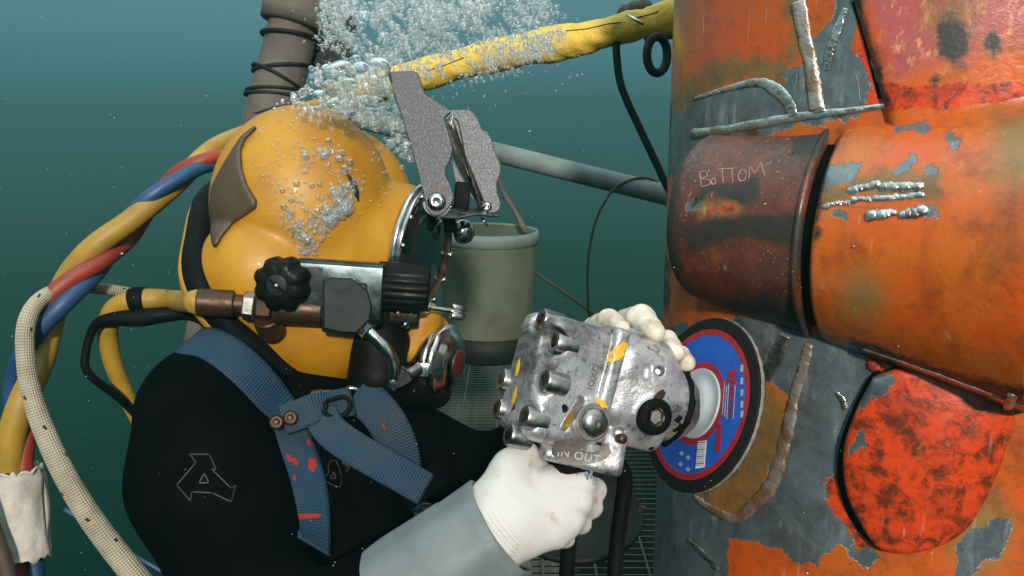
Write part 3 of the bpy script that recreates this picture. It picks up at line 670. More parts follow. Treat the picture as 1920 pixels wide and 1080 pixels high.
# dark tray leaning on the grating
tr_ = lathe([(0.165, 0), (0.17, 0.012), (0.165, 0.02), (0.158, 0.012), (0.10, 0.008), (0.0, 0.008)], C(1075, 968, 2.15), (0.0, -0.25, 1), 44)
tagp(obj('round_tray', tr_, m_dark), 'black round tray with a thin bright rim below the white glove', 'tray')
rc_ = obj('red_cable', tube([C(x, y, 2.3) for x, y in [(1120, 930), (1150, 936), (1178, 945), (1210, 955)]], 0.008, 8, 5), m_hred); tagp(rc_, 'short run of red cable lying on the grating', 'cable')
# inclined frame tube with cable wraps
T0 = C(585, -120, 2.2); T1 = C(553, 40, 2.2); T2 = C(480, 310, 2.2); T3 = C(385, 660, 2.35)
ft = thing('frame_tube', T3, 'brown grey inclined frame tube wrapped in black cable behind the helmet', 'frame tube')
rt = 47 * 2.2 / F
obj('tube', tube([T0, T1, T2, T3], rt, 28, 8), m_tubebrown, ft)
td = nrm(T2 - T1)
obj('collar', lathe([(rt * 1.02, -0.03), (rt * 1.42, -0.026), (rt * 1.46, 0.0), (rt * 1.5, 0.06), (rt * 1.38, 0.075), (rt * 1.0, 0.075)], C(560, 30, 2.2), -td, 40), m_tubebrown, ft)
gus = np.array([(570, 20), (668, 20), (668, 60), (650, 178), (612, 142), (560, 118)])
gv = np.array([C(x, y, 2.24) for x, y in gus] + [C(x, y, 2.26) for x, y in gus]); obj('gusset', (gv, [tuple(range(5, -1, -1)), tuple(range(6, 12))] + [(i, (i + 1) % 6, 6 + (i + 1) % 6, 6 + i) for i in range(6)]), m_dark, ft, smooth=False)
obj('strut', tube([C(553, 100, 2.3), C(548, 260, 2.3)], 0.018, 12, 2), m_wire, ft)
for i, (y0, sl_) in enumerate([(70, 0.15), (130, 0.35), (150, -0.25), (172, 0.25), (182, 0.2), (212, 0.55), (246, 0.3)]):
    c = T1 + td * ((y0 - 40) / 280) * np.linalg.norm(T2 - T1) * 1.03; ax = nrm(td + np.array([sl_, 0.3 * sl_, 0])); Bw = basis(ax); th = np.linspace(0, 2 * np.pi, 30)
    obj('cable_wrap', tube([c + rt * 1.12 * (math.cos(a) * Bw[0] + math.sin(a) * Bw[1]) for a in th], 0.0055, 7, 2, caps=False), m_dark, ft)
# yellow fabric duct and fittings
yd = thing('yellow_duct', C(1000, 100, 2.0), 'yellow wrinkled fabric sleeved pipe running to the rusty structure', 'duct')
dp = [(640, 178), (720, 158), (800, 138), (860, 121), (920, 106), (980, 93), (1040, 82), (1090, 73), (1135, 62), (1180, 50), (1215, 42), (1262, 30), (1420, -10)]
duct = tube([C(x, y, 2.0 - 0.0004 * (x - 800)) for x, y in dp], [r * 2.3 / F for r in (25, 25, 27, 24, 27, 25, 28, 25, 22, 24, 21, 25, 25)], 26, 10, lump=0.06, seed=4)
dcov = obj('fabric_cover', duct, m_duct, yd); dcov.modifiers.new('Subdivision', 'SUBSURF').levels = 1; dcov.modifiers[0].render_levels = 1
bD = bvh(duct)
obj('seam', stroke(bD, [(800, 133), (840, 120), (870, 108)], 0.0011), m_black, yd); obj('seam', stroke(bD, [(1060, 58), (1100, 54), (1140, 45), (1165, 42)], 0.0011), m_black, yd); obj('seam', stroke(bD, [(1190, 34), (1215, 28), (1235, 22)], 0.0011), m_black, yd)
obj('end_cuff', tube([C(1204, 60, 1.86), C(1240, 48, 1.85), C(1290, 36, 1.83)], [0.024, 0.031, 0.033], 20, 6), m_tubebrown, yd)
obj('pin', tube([C(1176, 28, 1.80), C(1207, 46, 1.79)], 0.0035, 8, 2), m_chrome, yd)
for i, (x, y, r) in enumerate([(1172, 24, 13), (1188, 16, 12), (1206, 14, 14)]): obj('clamp_knob', lathe([(0.0, -r), (r * 0.75, -r), (r, -r * 0.6), (r, r * 0.6), (r * 0.7, r), (0.0, r)], (0, 0, 0), (0.4, 0.5, 0.8), 14, fr=Fr(x, y, 1.92)), m_tubebrown, yd)
th = np.linspace(0, 2 * np.pi, 28)
sh = obj('shackle_ring', tube([C(1232 + 19 * math.cos(a), 103 + 34 * math.sin(a), 1.72 + 0.015 * math.cos(a)) for a in th], 0.0085, 10, 2, caps=False), m_dark); tagp(sh, 'dark iron ring hanging beside the rusty leg', 'ring')
ch = obj('hanging_cable', tube([C(x, y, 1.85) for x, y in [(1156, 70), (1156, 100), (1162, 150), (1176, 190), (1204, 250), (1230, 305), (1262, 370), (1330, 470)]], 0.0082, 10, 6), m_dark); tagp(ch, 'dark thick cable dangling from the yellow duct', 'cable')
# grey pipe, bucket, lines
gpp = obj('grey_pipe', tube([C(600, 205, 2.5), C(930, 286, 2.42), C(1085, 325, 2.38), C(1300, 378, 2.3), C(1750, 490, 2.15)], 0.0275, 22, 6), m_galv); tagp(gpp, 'grey horizontal pipe crossing the water behind the visor bracket', 'pipe')
wl = obj('wire_loop', tube([C(x, y, 2.32) for x, y in [(1250, 352), (1215, 334), (1180, 338), (1150, 356), (1125, 395), (1110, 440), (1102, 500), (1102, 550), (1108, 600), (1150, 660)]], [0.0035] * 10, 7, 6), m_wire); tagp(wl, 'thin brown wire looping down from the grey pipe', 'wire')
tl_ = obj('guy_line', tube([C(960, 480, 2.5), C(1000, 508, 2.45), C(1060, 550, 2.4), C(1115, 590, 2.3), C(1180, 640, 2.25)], 0.0042, 7, 5), m_wire); tagp(tl_, 'thin dark line stretched from the bucket towards the grinder', 'line')
bk = thing('bucket', C(915, 655, 2.42), 'faded green plastic bucket hanging behind the diver', 'bucket')
br = 88 * 2.42 / F; bh = 0.335
bb = C(913, 658, 2.42)
obj('pail', lathe([(0.0, 0.002), (br * 0.93, 0.0), (br * 0.945, 0.06), (br * 0.97, 0.2), (br * 1.0, bh - 0.05), (br * 1.0, bh - 0.006), (br * 0.97, bh - 0.004), (br * 0.90, 0.02), (0.0, 0.015)], bb, (0.02, 0, 1), 56), m_bucket, bk)
obj('rim', lathe([(br * 0.985, bh - 0.034), (br * 1.035, bh - 0.032), (br * 1.045, bh - 0.012), (br * 1.03, bh), (br * 0.975, bh)], bb, (0.02, 0, 1), 56, close=True), m_galv, bk)
obj('bottom_band', lathe([(br * 0.94, -0.006), (br * 0.985, 0.0), (br * 0.99, 0.058), (br * 0.955, 0.06)], bb, (0.02, 0, 1), 56), m_dark, bk)
obj('handle', tube([C(990, 440, 2.42), C(982, 428, 2.40), C(965, 395, 2.40), C(950, 372, 2.41), C(938, 345, 2.42), C(930, 290, 2.42)], [0.006, 0.008, 0.0075, 0.009, 0.006, 0.005], 9, 6, lump=0.12), m_tubebrown, bk)
# loose lines on the left
ln = obj('blue_line', tube([C(x, y, 1.75) for x, y in [(120, 955), (160, 980), (230, 1028), (290, 1064), (360, 1100)]], 0.0042, 7, 5), m_hblue); tagp(ln, 'thin blue line trailing past the diver elbow', 'line')
ln = obj('pale_line', tube([C(x, y, 1.7) for x, y in [(298, 985), (304, 1020), (309, 1060), (314, 1120)]], 0.006, 8, 5), m_rope); tagp(ln, 'pale rope hanging behind the black sleeve', 'rope')
# ================================================================== diving helmet
fH = Fr(600, 430, 1.30); H = fH.L
hel = thing('diving_helmet', fH.P(560, 640, 0), 'yellow hard diving helmet with chrome face port and side valves', 'helmet')
# neck opening plane
nu = np.array([0.62, -0.785, 0.0]); nc = H(530, 520, 0); n2 = nrm(np.array([-0.78 * 131, -0.62 * 131, 205.0])); npl = nrm(np.cross(n2, nu))
if npl[0] > 0: npl = -npl                                                                # points away from the head, down and back
pn = nrm([0.857, -0.148, 0.49]); pc = H(792, 468, 38)                                     # face port
def shell(p, cut=True):
    d = ell(p, H(568, 386, 26), (160, 178, 154)); d = smin(d, ell(p, H(628, 396, -80), (152, 164, 122)), 6)
    d = smin(d, ell(p, H(498, 508, 76), (112, 108, 112)), 7)
    d = smin(d, ell(p, H(596, 572, 12), (152, 150, 155)), 40)
    d = smin(d, caps(p, H(640, 450, 20), pc - pn * 62, 132, 116), 9)
    d = smin(d, caps(p, H(640, 560, 10), H(745, 640, 30), 105, 66), 30)                   # chin
    if cut: d = smax(d, (p - nc) @ npl - 14, 6)
    return smax(d, (p - pc) @ pn + 4, 4)
SH = nets(shell, (-290, -330, -240), (270, 240, 240), 6.0); SHw = (fH.W(SH[0]), SH[1])
sh_ = obj('shell', SHw, m_yellow, hel); bSH = bvh(SHw)
# rear ballast weight wrapped over the shell
wp = np.array([H(x, y, 90)[:2] for x, y in [(478, 236), (452, 256), (415, 315), (393, 352), (388, 395), (394, 430), (406, 462), (414, 462), (426, 440), (442, 420), (468, 404), (487, 392), (488, 378), (470, 350), (460, 320), (456, 285), (464, 262), (484, 243)]])
def weight(p):
    s = shell(p, False); q = sdpoly(p[..., 0], p[..., 1], wp)
    return smax(smax(s - 9, q, 9), -(p[..., 2] - 10), 3)
WT = nets(weight, (-240, -70, -10), (-60, 215, 220), 4.0); obj('ballast_weight', (fH.W(WT[0]), WT[1]), m_bronze, hel)
# neck ring: sweep round the shell where the plane cuts it
def ring(off, lift, r, nseg=72, squash=1.0):
    out = []; b2 = nrm(n2)
    for a in np.linspace(0, 2 * np.pi, nseg):
        dr = nu * math.cos(a) + b2 * math.sin(a); lo_, hi_ = 20.0, 330.0
        for _ in range(22):
            mid = (lo_ + hi_) / 2
            if shell((nc + npl * off * 0 + dr * mid)[None], False)[0] < 0: lo_ = mid
            else: hi_ = mid
        out.append(nc + npl * off + dr * (lo_ + lift))
    out = np.array(out[:-1])
    for _ in range(14): out = (np.roll(out, 1, 0) + 2 * out + np.roll(out, -1, 0)) / 4
    return fH.W(np.vstack([out, out[:1]]))
rg = ring(20, 2, 20); obj('neck_ring', tube(rg, 24 * fH.s, 16, 2, caps=False), m_black, hel)
rg2 = ring(43, 8, 8); obj('neck_clamp', tube(rg2, 11 * fH.s, 12, 2, caps=False), m_yellow, hel)
rg3 = ring(66, -34, 8); obj('neck_dam', tube(rg3, 24 * fH.s, 14, 2, caps=False), m_brownblk, hel)
# face port
B = basis(pn, (0, 1, 0))
port = obj('port_frame', lathe([(112, -10), (122, -10), (125, -6), (125, 0), (122, 3), (118, 3), (114, 1)], pc, pn, 64, fr=fH), m_chrome, hel)
obj('port_glass', lathe([(118, 0), (100, 5), (70, 10), (35, 13), (0.0, 14)], pc, pn, 56, fr=fH), m_port, hel)
obj('retainer_ring', lathe([(109, 5), (111, 9), (115, 11), (119, 9), (120, 5), (118, 2)], pc, pn, 64, fr=fH), m_chrome, hel)
for i in range(14):
    a = 2 * np.pi * (i + 0.3) / 14; c = pc + (B[0] * math.cos(a) + B[1] * math.sin(a)) * 115 + pn * 10
    obj('screw', lathe([(5.5, 0), (5.5, 3), (4, 6), (0.0, 6.5)], c, pn, 10, fr=fH), m_chrome, hel)
# side block
fx = np.array([1.0, -0.06, 0.12]); 
def hb(name, c, half, rd, mat, par=hel, ax=fx, up=(0, 1, 0)):
    x = nrm(ax); z = nrm(np.cross(x, up)); y = np.cross(z, x); Bm = np.stack([z, y, x])
    poly = rect(half[2], half[1], rd); Bm2 = np.stack([np.cross(y, x) * 1.0, y, x])
    return obj(name, prism(rect(half[2], half[1], rd), c, Bm2, half[0] * 2, min(rd * 0.6, 3), fr=fH), mat, par, auto=35)
sb = hb('side_block', H(640, 545, 176), (70, 50, 38), 9, m_sideblk)
hb('block_top', H(640, 497, 176), (71, 5, 34), 4, m_chrome)
# grey green guard plate
gp_ = np.array([(605, 525), (622, 520), (660, 522), (690, 545), (698, 575), (694, 600), (668, 625), (640, 624), (606, 616)]); gl = np.array([H(x, y, 226)[:2] for x, y in gp_])
obj('guard_plate', prism(gl, (0, 0, H(650, 570, 222)[2]), np.eye(3), 12, 3, fr=fH), m_teal, hel, auto=35)
hb('guard_shadow_box', H(648, 575, 196), (34, 42, 24), 6, m_teal)
# ribbed free-flow knob (right) and emergency knob (left)
def lob(nl, d): return lambda th: 1 - d * (0.5 + 0.5 * np.cos(nl * th)) ** 2
kc = H(752, 538, 184)
obj('free_flow_knob', lathe([(20, -52), (34, -46), (41, -36), (41, 34), (38, 44), (28, 48), (0.0, 48)], kc, fx, 72, fr=fH, square=lob(18, 0.07)), m_gloss_black, hel, auto=50)
obj('knob_collar', lathe([(30, -64), (34, -60), (34, -50), (26, -48)], kc, fx, 32, fr=fH), m_chrome, hel)
ec = H(528, 532, 218); ea = nrm([-0.28, -0.08, 0.95])
kn = obj('emergency_knob', lathe([(26, -36), (40, -30), (44, -18), (44, 8), (38, 18), (26, 21), (0.0, 21)], ec, ea, 72, fr=fH, square=lob(8, 0.13)), m_gloss_black, hel, auto=50)
obj('knob_disc', lathe([(17, 20), (17, 23), (15, 24), (0.0, 24)], ec, ea, 24, fr=fH), m_teal, kn)
obj('knob_slot', prism(rect(15, 2), ec + ea * 24.6, basis(ea, (1, -0.8, 0)), 1.2, 0, fr=fH), m_black, kn, smooth=False)
obj('knob_screw', lathe([(3.5, 24), (3.5, 27), (0.0, 28)], ec, ea, 10, fr=fH), m_chrome, kn)
obj('valve_stem', lathe([(24, -70), (27, -66), (27, -30), (22, -28)], ec, ea, 24, fr=fH), m_brass, hel)
hb('valve_neck', H(580, 522, 186), (26, 26, 22), 6, m_teal)
# brass inlet, nuts
def hcyl(name, p0, p1, r, mat, n=24, par=hel, ch=2, phase=0):
    a = np.asarray(p0); b = np.asarray(p1); l = np.linalg.norm(b - a); return obj(name, lathe([(r - ch, 0), (r, ch), (r, l - ch), (r - ch, l)], a, b - a, n, fr=fH, phase=phase), mat, par, auto=35)
hcyl('inlet_tube', H(512, 577, 182), H(604, 582, 186), 26, m_brass)
hcyl('inlet_nut', H(484, 574, 178), H(512, 577, 182), 24, m_brass, 6)
hcyl('hex_nut', H(458, 570, 176), H(480, 573, 178), 26, m_steel, 6)
hcyl('hose_ferrule', H(370, 566, 172), H(440, 570, 175), 22, m_brass)
hcyl('ferrule_neck', H(438, 570, 175), H(460, 571, 176), 16, m_brass)
hcyl('inlet_elbow', H(500, 592, 176), H(512, 622, 150), 24, m_brass)
# oral region: exhaust whisker, bent chrome tube, regulator
def whisk(p):
    d = caps(p, H(708, 640, 120), H(710, 700, 130), 50, 48); d = smin(d, caps(p, H(700, 715, 125), H(815, 735, 90), 42, 30), 20)
    d = smin(d, caps(p, H(712, 590, 140), H(735, 640, 130), 34, 30), 14)
    return d
WK = nets(whisk, (20, -380, 20), (280, -100, 240), 5.0); obj('exhaust_whisker', (fH.W(WK[0]), WK[1]), m_brownblk, hel)
obj('bent_tube', tube([fH.W(H(*q)) for q in [(684, 612, 205), (700, 628, 210), (722, 652, 212), (738, 680, 208), (741, 708, 200), (736, 722, 192)]], 10 * fH.s, 14, 5), m_chrome, hel)
hcyl('tube_nut', H(676, 604, 203), H(694, 622, 209), 17, m_chrome, 6)
hb('regulator_bracket', H(746, 592, 150), (36, 14, 22), 5, m_gloss_black)
rn = nrm([0.83, -0.10, 0.55]); rc = H(822, 674, 92)
obj('regulator_body', lathe([(26, -66), (40, -50), (56, -22), (62, -8), (64, 0), (60, 6)], rc, rn, 48, fr=fH), m_steel, hel)
rv = obj('regulator_cover', lathe([(58, 4), (65, 6), (66, 14), (60, 20), (54, 22), (50, 30), (34, 37), (24, 39), (0.0, 39)], rc, rn, 56, fr=fH), m_chrome, hel)
obj('purge_button', lathe([(24, 38), (24, 40), (21, 42), (0.0, 42)], rc, rn, 32, fr=fH), m_red, rv)
hb('cover_clip', H(796, 693, 150), (9, 13, 8), 3, m_chrome)
hcyl('hose_nut', H(738, 716, 196), H(762, 702, 186), 17, m_chrome, 6); hcyl('hose_fitting', H(762, 702, 186), H(784, 688, 172), 13, m_chrome)
hcyl('cap_nut', H(732, 722, 200), H(748, 712, 195), 13, m_chrome, 6)
def chin(p): return smin(caps(p, H(790, 602, 95), H(772, 650, 100), 36, 30), caps(p, H(800, 590, 88), H(825, 612, 70), 20, 16), 12)
CH = nets(chin, (110, -280, 20), (260, -110, 170), 5.0); obj('chin_piece', (fH.W(CH[0]), CH[1]), m_yellow, hel)
hcyl('nose_block_rod', H(788, 575, 150), H(852, 584, 138), 4.5, m_chrome, 12); hcyl('rod_gland', H(772, 573, 152), H(806, 577, 147), 10, m_chrome, 16)
obj('nose_block_knob', lathe([(11, 0), (13, 2), (13, 22), (11, 24), (0.0, 24)], H(846, 583, 139), H(870, 588, 134) - H(846, 583, 139), 48, fr=fH, square=lob(24, 0.10)), m_chrome, hel, auto=50)
for q in [((744, 585, 182), (748, 590, 188)), ((772, 588, 168), (775, 591, 174)), ((760, 608, 172), (763, 611, 178))]: hcyl('bracket_screw', H(*q[0]), H(*q[1]), 6, m_chrome, 10)
obj('bracket_lobe', prism(np.array([H(x, y, 160)[:2] for x, y in [(735, 578), (775, 580), (778, 600), (766, 616), (752, 616), (742, 600)]]), (0, 0, H(755, 598, 160)[2]), np.eye(3), 12, 3, fr=fH), m_gloss_black, hel, auto=35)
# clamp lever under the chin
obj('clamp_lever', tube([fH.W(H(*q)) for q in [(588, 742, 150), (612, 738, 160), (640, 735, 165), (662, 728, 165), (690, 742, 160)]], [7 * fH.s, 6 * fH.s, 4 * fH.s, 5 * fH.s, 6 * fH.s], 10, 5), m_chrome, hel)
hcyl('lever_pin', H(584, 742, 150), H(606, 739, 157), 9, m_steel, 12)
# welding shield brackets
def plate(name, pts, w, t, mat, tilt=(0, 0)):
    q = np.array([H(x, y, w)[:2] for x, y in pts]); c = q.mean(0); zc = H(820, 270, w)[2]
    Bm = basis(nrm([tilt[0], tilt[1], 1.0]), (1, 0, 0)); return obj(name, prism(q - c, (c[0], c[1], zc), Bm, t, 1.6, fr=fH), mat, hel, auto=40)
npl_ = catmull(np.array([(725, 129), (775, 130)], float), 3).tolist() + [(783, 134), (788, 143), (793, 160), (799, 176), (820, 190), (843, 206), (846, 212), (834, 222), (840, 245), (847, 268), (849, 282), (845, 300), (836, 318), (836, 330), (846, 352), (851, 372), (845, 386), (835, 398), (822, 406), (808, 403), (799, 392), (793, 360), (775, 290), (750, 205)]
plate('shield_bracket', npl_, 92, 8, m_hammer, (-0.25, 0.05))
fpl = [(842, 203), (872, 203), (886, 207), (896, 220), (905, 243), (914, 247), (922, 262), (930, 290), (938, 308), (939, 324), (931, 345), (932, 362), (938, 382), (936, 394), (928, 400), (900, 400), (890, 380), (880, 365), (862, 355), (854, 340), (848, 310), (846, 260)]
plate('shield_bracket', fpl, -40, 8, m_hammer2, (-0.30, 0.05))
bar_ = [fH.W(H(844, 228, 60)), fH.W(H(870, 300, 20)), fH.W(H(906, 388, -25))]
obj('spring_bar', tube(bar_, 7 * fH.s, 10, 4), m_steel, hel)
obj('spring_wire', tube([fH.W(H(*q)) for q in [(834, 226, 75), (848, 216, 70), (846, 238, 72), (848, 222, 70), (860, 232, 55), (872, 290, 40), (884, 330, 25), (896, 370, 5), (902, 388, -10), (910, 380, -14)]], 1.5 * fH.s, 6, 5), m_steel, hel)
lp = [H(812, 400, 86), H(850, 402, 60), H(880, 397, 20), H(925, 400, -34)]
obj('cross_strip', ribbon(fH.W(catmull(np.array(lp), 6)), np.tile(fH.M.T @ nrm([0.2, 0.9, 0.4]), (19, 1)), 16 * fH.s, 3 * fH.s), m_steel, hel)
for (x, y, w, r, m2) in [(820, 379, 92, 25, m_white), (914, 388, -40, 15, m_steel)]:
    za = nrm([-0.22, 0.03, 1]); c = H(x, y, w)
    obj('washer', lathe([(r * 0.6, 4), (r, 4), (r + 1, 6), (r, 8), (r * 0.6, 8)], c, za, 32, fr=fH), m_steel if m2 is m_steel else m_flange, hel)
    obj('pivot_bolt', lathe([(r * 0.68, 7), (r * 0.70, 10), (r * 0.62, 17), (r * 0.4, 21), (r * 0.25, 21.5), (r * 0.22, 17), (0.0, 17)], c, za, 28, fr=fH), m_chrome, hel)
obj('far_hinge_bolt', lathe([(12, -16), (22, -14), (24, -4), (22, 6), (14, 14), (0.0, 17)], H(872, 434, -30), nrm([0.6, 0.1, 0.5]), 28, fr=fH), m_chrome, hel)
obj('hinge_post', tube([fH.W(H(840, 404, 30)), fH.W(H(846, 432, 20))], 12 * fH.s, 14, 2), m_gloss_black, hel)
hb('hinge_block', H(866, 368, -10), (14, 26, 30), 4, m_black)
obj('loose_wire', tube([fH.W(H(902, 408, -20)), fH.W(H(914, 424, -20))], 2.5 * fH.s, 7, 2), m_steel, hel)
# dark nick on the shell with a metal clip
obj('shell_clip', stroke(bSH, [(652, 328), (662, 345), (668, 362), (672, 378)], [0.002, 0.006, 0.005, 0.001], flat=0.4), m_teal, hel)
# ================================================================== diver
fB = Fr(560, 850, 1.24); Bq = fB.L
person = thing('person', (fB.o[0], fB.o[1], 0.0), 'diver in black wetsuit and white gloves holding a grinder', 'person')
pel = fB.inv(np.array([fB.o[0] - 0.02, fB.o[1] + 0.05, 0.30]))
def wl_(x, y, z): return fB.inv(np.array([fB.o[0] + x, fB.o[1] + 0.05 + y, z]))
elb_n = Bq(520, 1235, 250); wr_n = Bq(925, 990, 300); sho_n = Bq(385, 778, 105)
elb_f = Bq(905, 900, -90); wr_f = Bq(1125, 760, 118)
def body(p):
    d = ell(p, Bq(565, 985, -10), (200, 265, 165))
    d = smin(d, ell(p, Bq(540, 865, -30), (190, 130, 150)), 60)
    d = smin(d, caps(p, Bq(550, 820, -30), Bq(560, 660, -40), 104, 86), 40)                  # neck
    d = smin(d, caps(p, Bq(405, 735, 70), Bq(530, 780, -30), 78, 80), 40)                  # trapezius
    d = smin(d, chain(p, [sho_n, Bq(392, 900, 120), elb_n], [112, 122, 88], 30), 45)
    d = smin(d, chain(p, [elb_n, wr_n], [88, 62], 20), 30)
    d = smin(d, chain(p, [Bq(690, 800, -140), elb_f, wr_f], [95, 78, 52], 30), 40)
    d = smin(d, caps(p, Bq(560, 1080, 0), pel, 170, 180), 60)
    for s in (-1, 1):                                                                     # kneeling legs
        hip = wl_(0.02, 0.11 * s, 0.28); kn_ = wl_(0.42, 0.15 * s, 0.085); ft_ = wl_(-0.02, 0.13 * s, 0.075); toe = wl_(-0.16, 0.13 * s, 0.05)
        d = smin(d, caps(p, hip, kn_, 125, 90), 40); d = smin(d, chain(p, [kn_, ft_, toe], [84, 68, 40], 20), 25)
    return d
BO = nets(body, (-420, -1500, -420), (760, 300, 470), 12.0); BOw = (fB.W(BO[0]), BO[1])
ob = obj('wetsuit_body', BOw, m_suit, person); bBO = bvh(BOw)
# marks printed on the suit
c8 = lambda pts: [(x / 2.348 + 240, y / 2.348 + 620) for x, y in pts]
def mark(pts, r): return join([stroke(bBO, [pts[i], pts[i + 1]], r * fB.s, m=4, n=5, flat=0.3, lift=0.6) for i in range(len(pts) - 1)])
obj('sleeve_logo', join([mark(c8([(272, 545), (300, 580), (215, 680), (275, 750), (282, 710), (372, 715), (455, 755), (475, 680), (455, 695), (368, 610), (388, 612), (358, 545), (272, 545)]), 1.2), mark(c8([(336, 628), (356, 670), (314, 672), (336, 628)]), 1.6)]), m_logo, person)
obj('chest_logo', join([mark(c8([(890, 575), (915, 570), (928, 600), (940, 640), (935, 690), (900, 680), (855, 655), (885, 625), (880, 600), (890, 575)]), 1.0), mark(c8([(905, 620), (915, 650), (892, 650), (905, 620)]), 1.2), mark(c8([(940, 580), (975, 600), (960, 620)]), 2.2), mark(c8([(985, 560), (960, 600)]), 2.2)]), m_logo, person)
# grey cuff over the near wrist
fN = Fr(1000, 950, 1.0); Nq = fN.L
ca, cb = Nq(770, 1105, -20), Nq(938, 990, 10); cax = nrm(cb - ca); lc = np.linalg.norm(cb - ca)
V, Fc = lathe([(102, -40), (104, 0), (101, lc * 0.35), (99, lc * 0.62), (97, lc * 0.64), (98, lc * 0.9), (98, lc), (93, lc + 3), (88, lc - 2), (88, lc * 0.5), (92, -40)], ca, cax, 64, fr=fN, close=True, square=lambda th: 1 + 0.03 * np.cos(3 * th + 1) + 0.02 * np.cos(7 * th))
cu = obj('sleeve_cuff', (V, Fc), m_glovecuff, person, auto=60)
# near glove: fist closed on the lower handle, back of the hand to the camera
def gnear(p):
    d = caps(p, Nq(915, 1000, 0), Nq(950, 970, 5), 80, 74)
    d = smin(d, ellR(p, Nq(1012, 955, 6), (88, 74, 46), basis(nrm([0.12, 0.1, 1]), (0.86, 0.5, 0))), 30)
    d = smin(d, ell(p, Nq(1040, 952, 0), (46, 58, 36)), 25)
    d = smin(d, chain(p, [Nq(940, 925, 18), Nq(958, 880, 26), Nq(980, 856, 16), Nq(1000, 868, -14)], [46, 36, 28, 22], 12), 24)         # thumb
    d = smin(d, chain(p, [Nq(1030, 908, 18), Nq(1088, 908, 14), Nq(1112, 920, -28), Nq(1080, 930, -72)], [31, 25, 23, 19], 8), 12)    # index
    d = smin(d, chain(p, [Nq(1040, 938, 20), Nq(1086, 940, 14), Nq(1106, 950, -30), Nq(1066, 958, -76)], [27, 24, 22, 19], 6), 5)
    d = smin(d, chain(p, [Nq(1040, 970, 18), Nq(1070, 974, 10), Nq(1086, 980, -32), Nq(1046, 988, -74)], [26, 23, 21, 18], 6), 5)
    d = smin(d, chain(p, [Nq(1020, 1000, 12), Nq(1044, 1005, 4), Nq(1058, 1008, -34), Nq(1022, 1014, -70)], [24, 21, 19, 17], 6), 5)
    return d + 1.4 * np.sin(p[..., 0] * 0.09 + p[..., 1] * 0.05) * np.sin(p[..., 1] * 0.08 - p[..., 2] * 0.06)
GN = nets(gnear, (-210, -190, -130), (160, 150, 120), 4.0); g1 = obj('glove', (fN.W(GN[0]), GN[1]), m_glove, person); bGN = bvh((fN.W(GN[0]), GN[1]))
for i, f in enumerate((0.0, 0.08, 0.16, 0.24, 0.32, 0.40)):                                # knitted wristband ribs
    c = Nq(918, 998, 0) + (Nq(952, 970, 5) - Nq(918, 998, 0)) * f * 2.2; obj('wristband_rib', lathe([(77 - 9 * f, -3), (81 - 9 * f, 0), (77 - 9 * f, 3)], c, Nq(952, 970, 5) - Nq(918, 998, 0), 48, fr=fN), m_glove, g1)
for i in range(9):                                                                       # frayed finger tip
    a = Nq(1078 + 4 * i, 896 + (i % 3) * 6, 30); e = a + np.array([random.uniform(-4, 14), random.uniform(2, 26), random.uniform(-2, 14)])
    obj('frayed_thread', tube(fN.W(np.array([a, (a + e) / 2 + np.array([3, 2, 2]), e])), [3.0 * fN.s, 2.4 * fN.s, 1.2 * fN.s], 6, 4), m_galv if i % 2 else m_pale, g1)
# far glove: fingers hooked over the top of the grinder
fG2 = Fr(1190, 660, 1.10); Gq = fG2.L
def gfar(p):
    d = caps(p, Gq(1135, 760, -10), Gq(1150, 720, -20), 52, 48)
    d = smin(d, ellR(p, Gq(1180, 690, -30), (74, 52, 34), basis(nrm([-0.2, 0.3, 1]), (1, -0.5, 0))), 24)
    d = smin(d, chain(p, [Gq(1150, 650, -50), Gq(1116, 616, -10), Gq(1142, 602, 52), Gq(1166, 616, 112)], [26, 23, 22, 15], 3), 14)
    d = smin(d, chain(p, [Gq(1185, 650, -50), Gq(1174, 606, -10), Gq(1202, 598, 56), Gq(1228, 622, 116)], [28, 26, 26, 18], 3), 7)
    d = smin(d, chain(p, [Gq(1215, 680, -40), Gq(1228, 646, 0), Gq(1248, 642, 52), Gq(1266, 660, 100)], [26, 22, 22, 17], 3), 7)
    d = smin(d, chain(p, [Gq(1245, 710, -36), Gq(1258, 674, 4), Gq(1274, 668, 44), Gq(1288, 681, 82)], [24, 19, 19, 15], 3), 6)
    d = smin(d, chain(p, [Gq(1120, 730, 0), Gq(1095, 690, 0), Gq(1085, 660, 10)], [28, 24, 18], 8), 16)
    return d + 0.9 * np.sin(p[..., 0] * 0.13 + p[..., 2] * 0.1) * np.sin(p[..., 1] * 0.12)
GF = nets(gfar, (-140, -160, -110), (130, 110, 150), 3.6); obj('glove', (fG2.W(GF[0]), GF[1]), m_glove2, person)

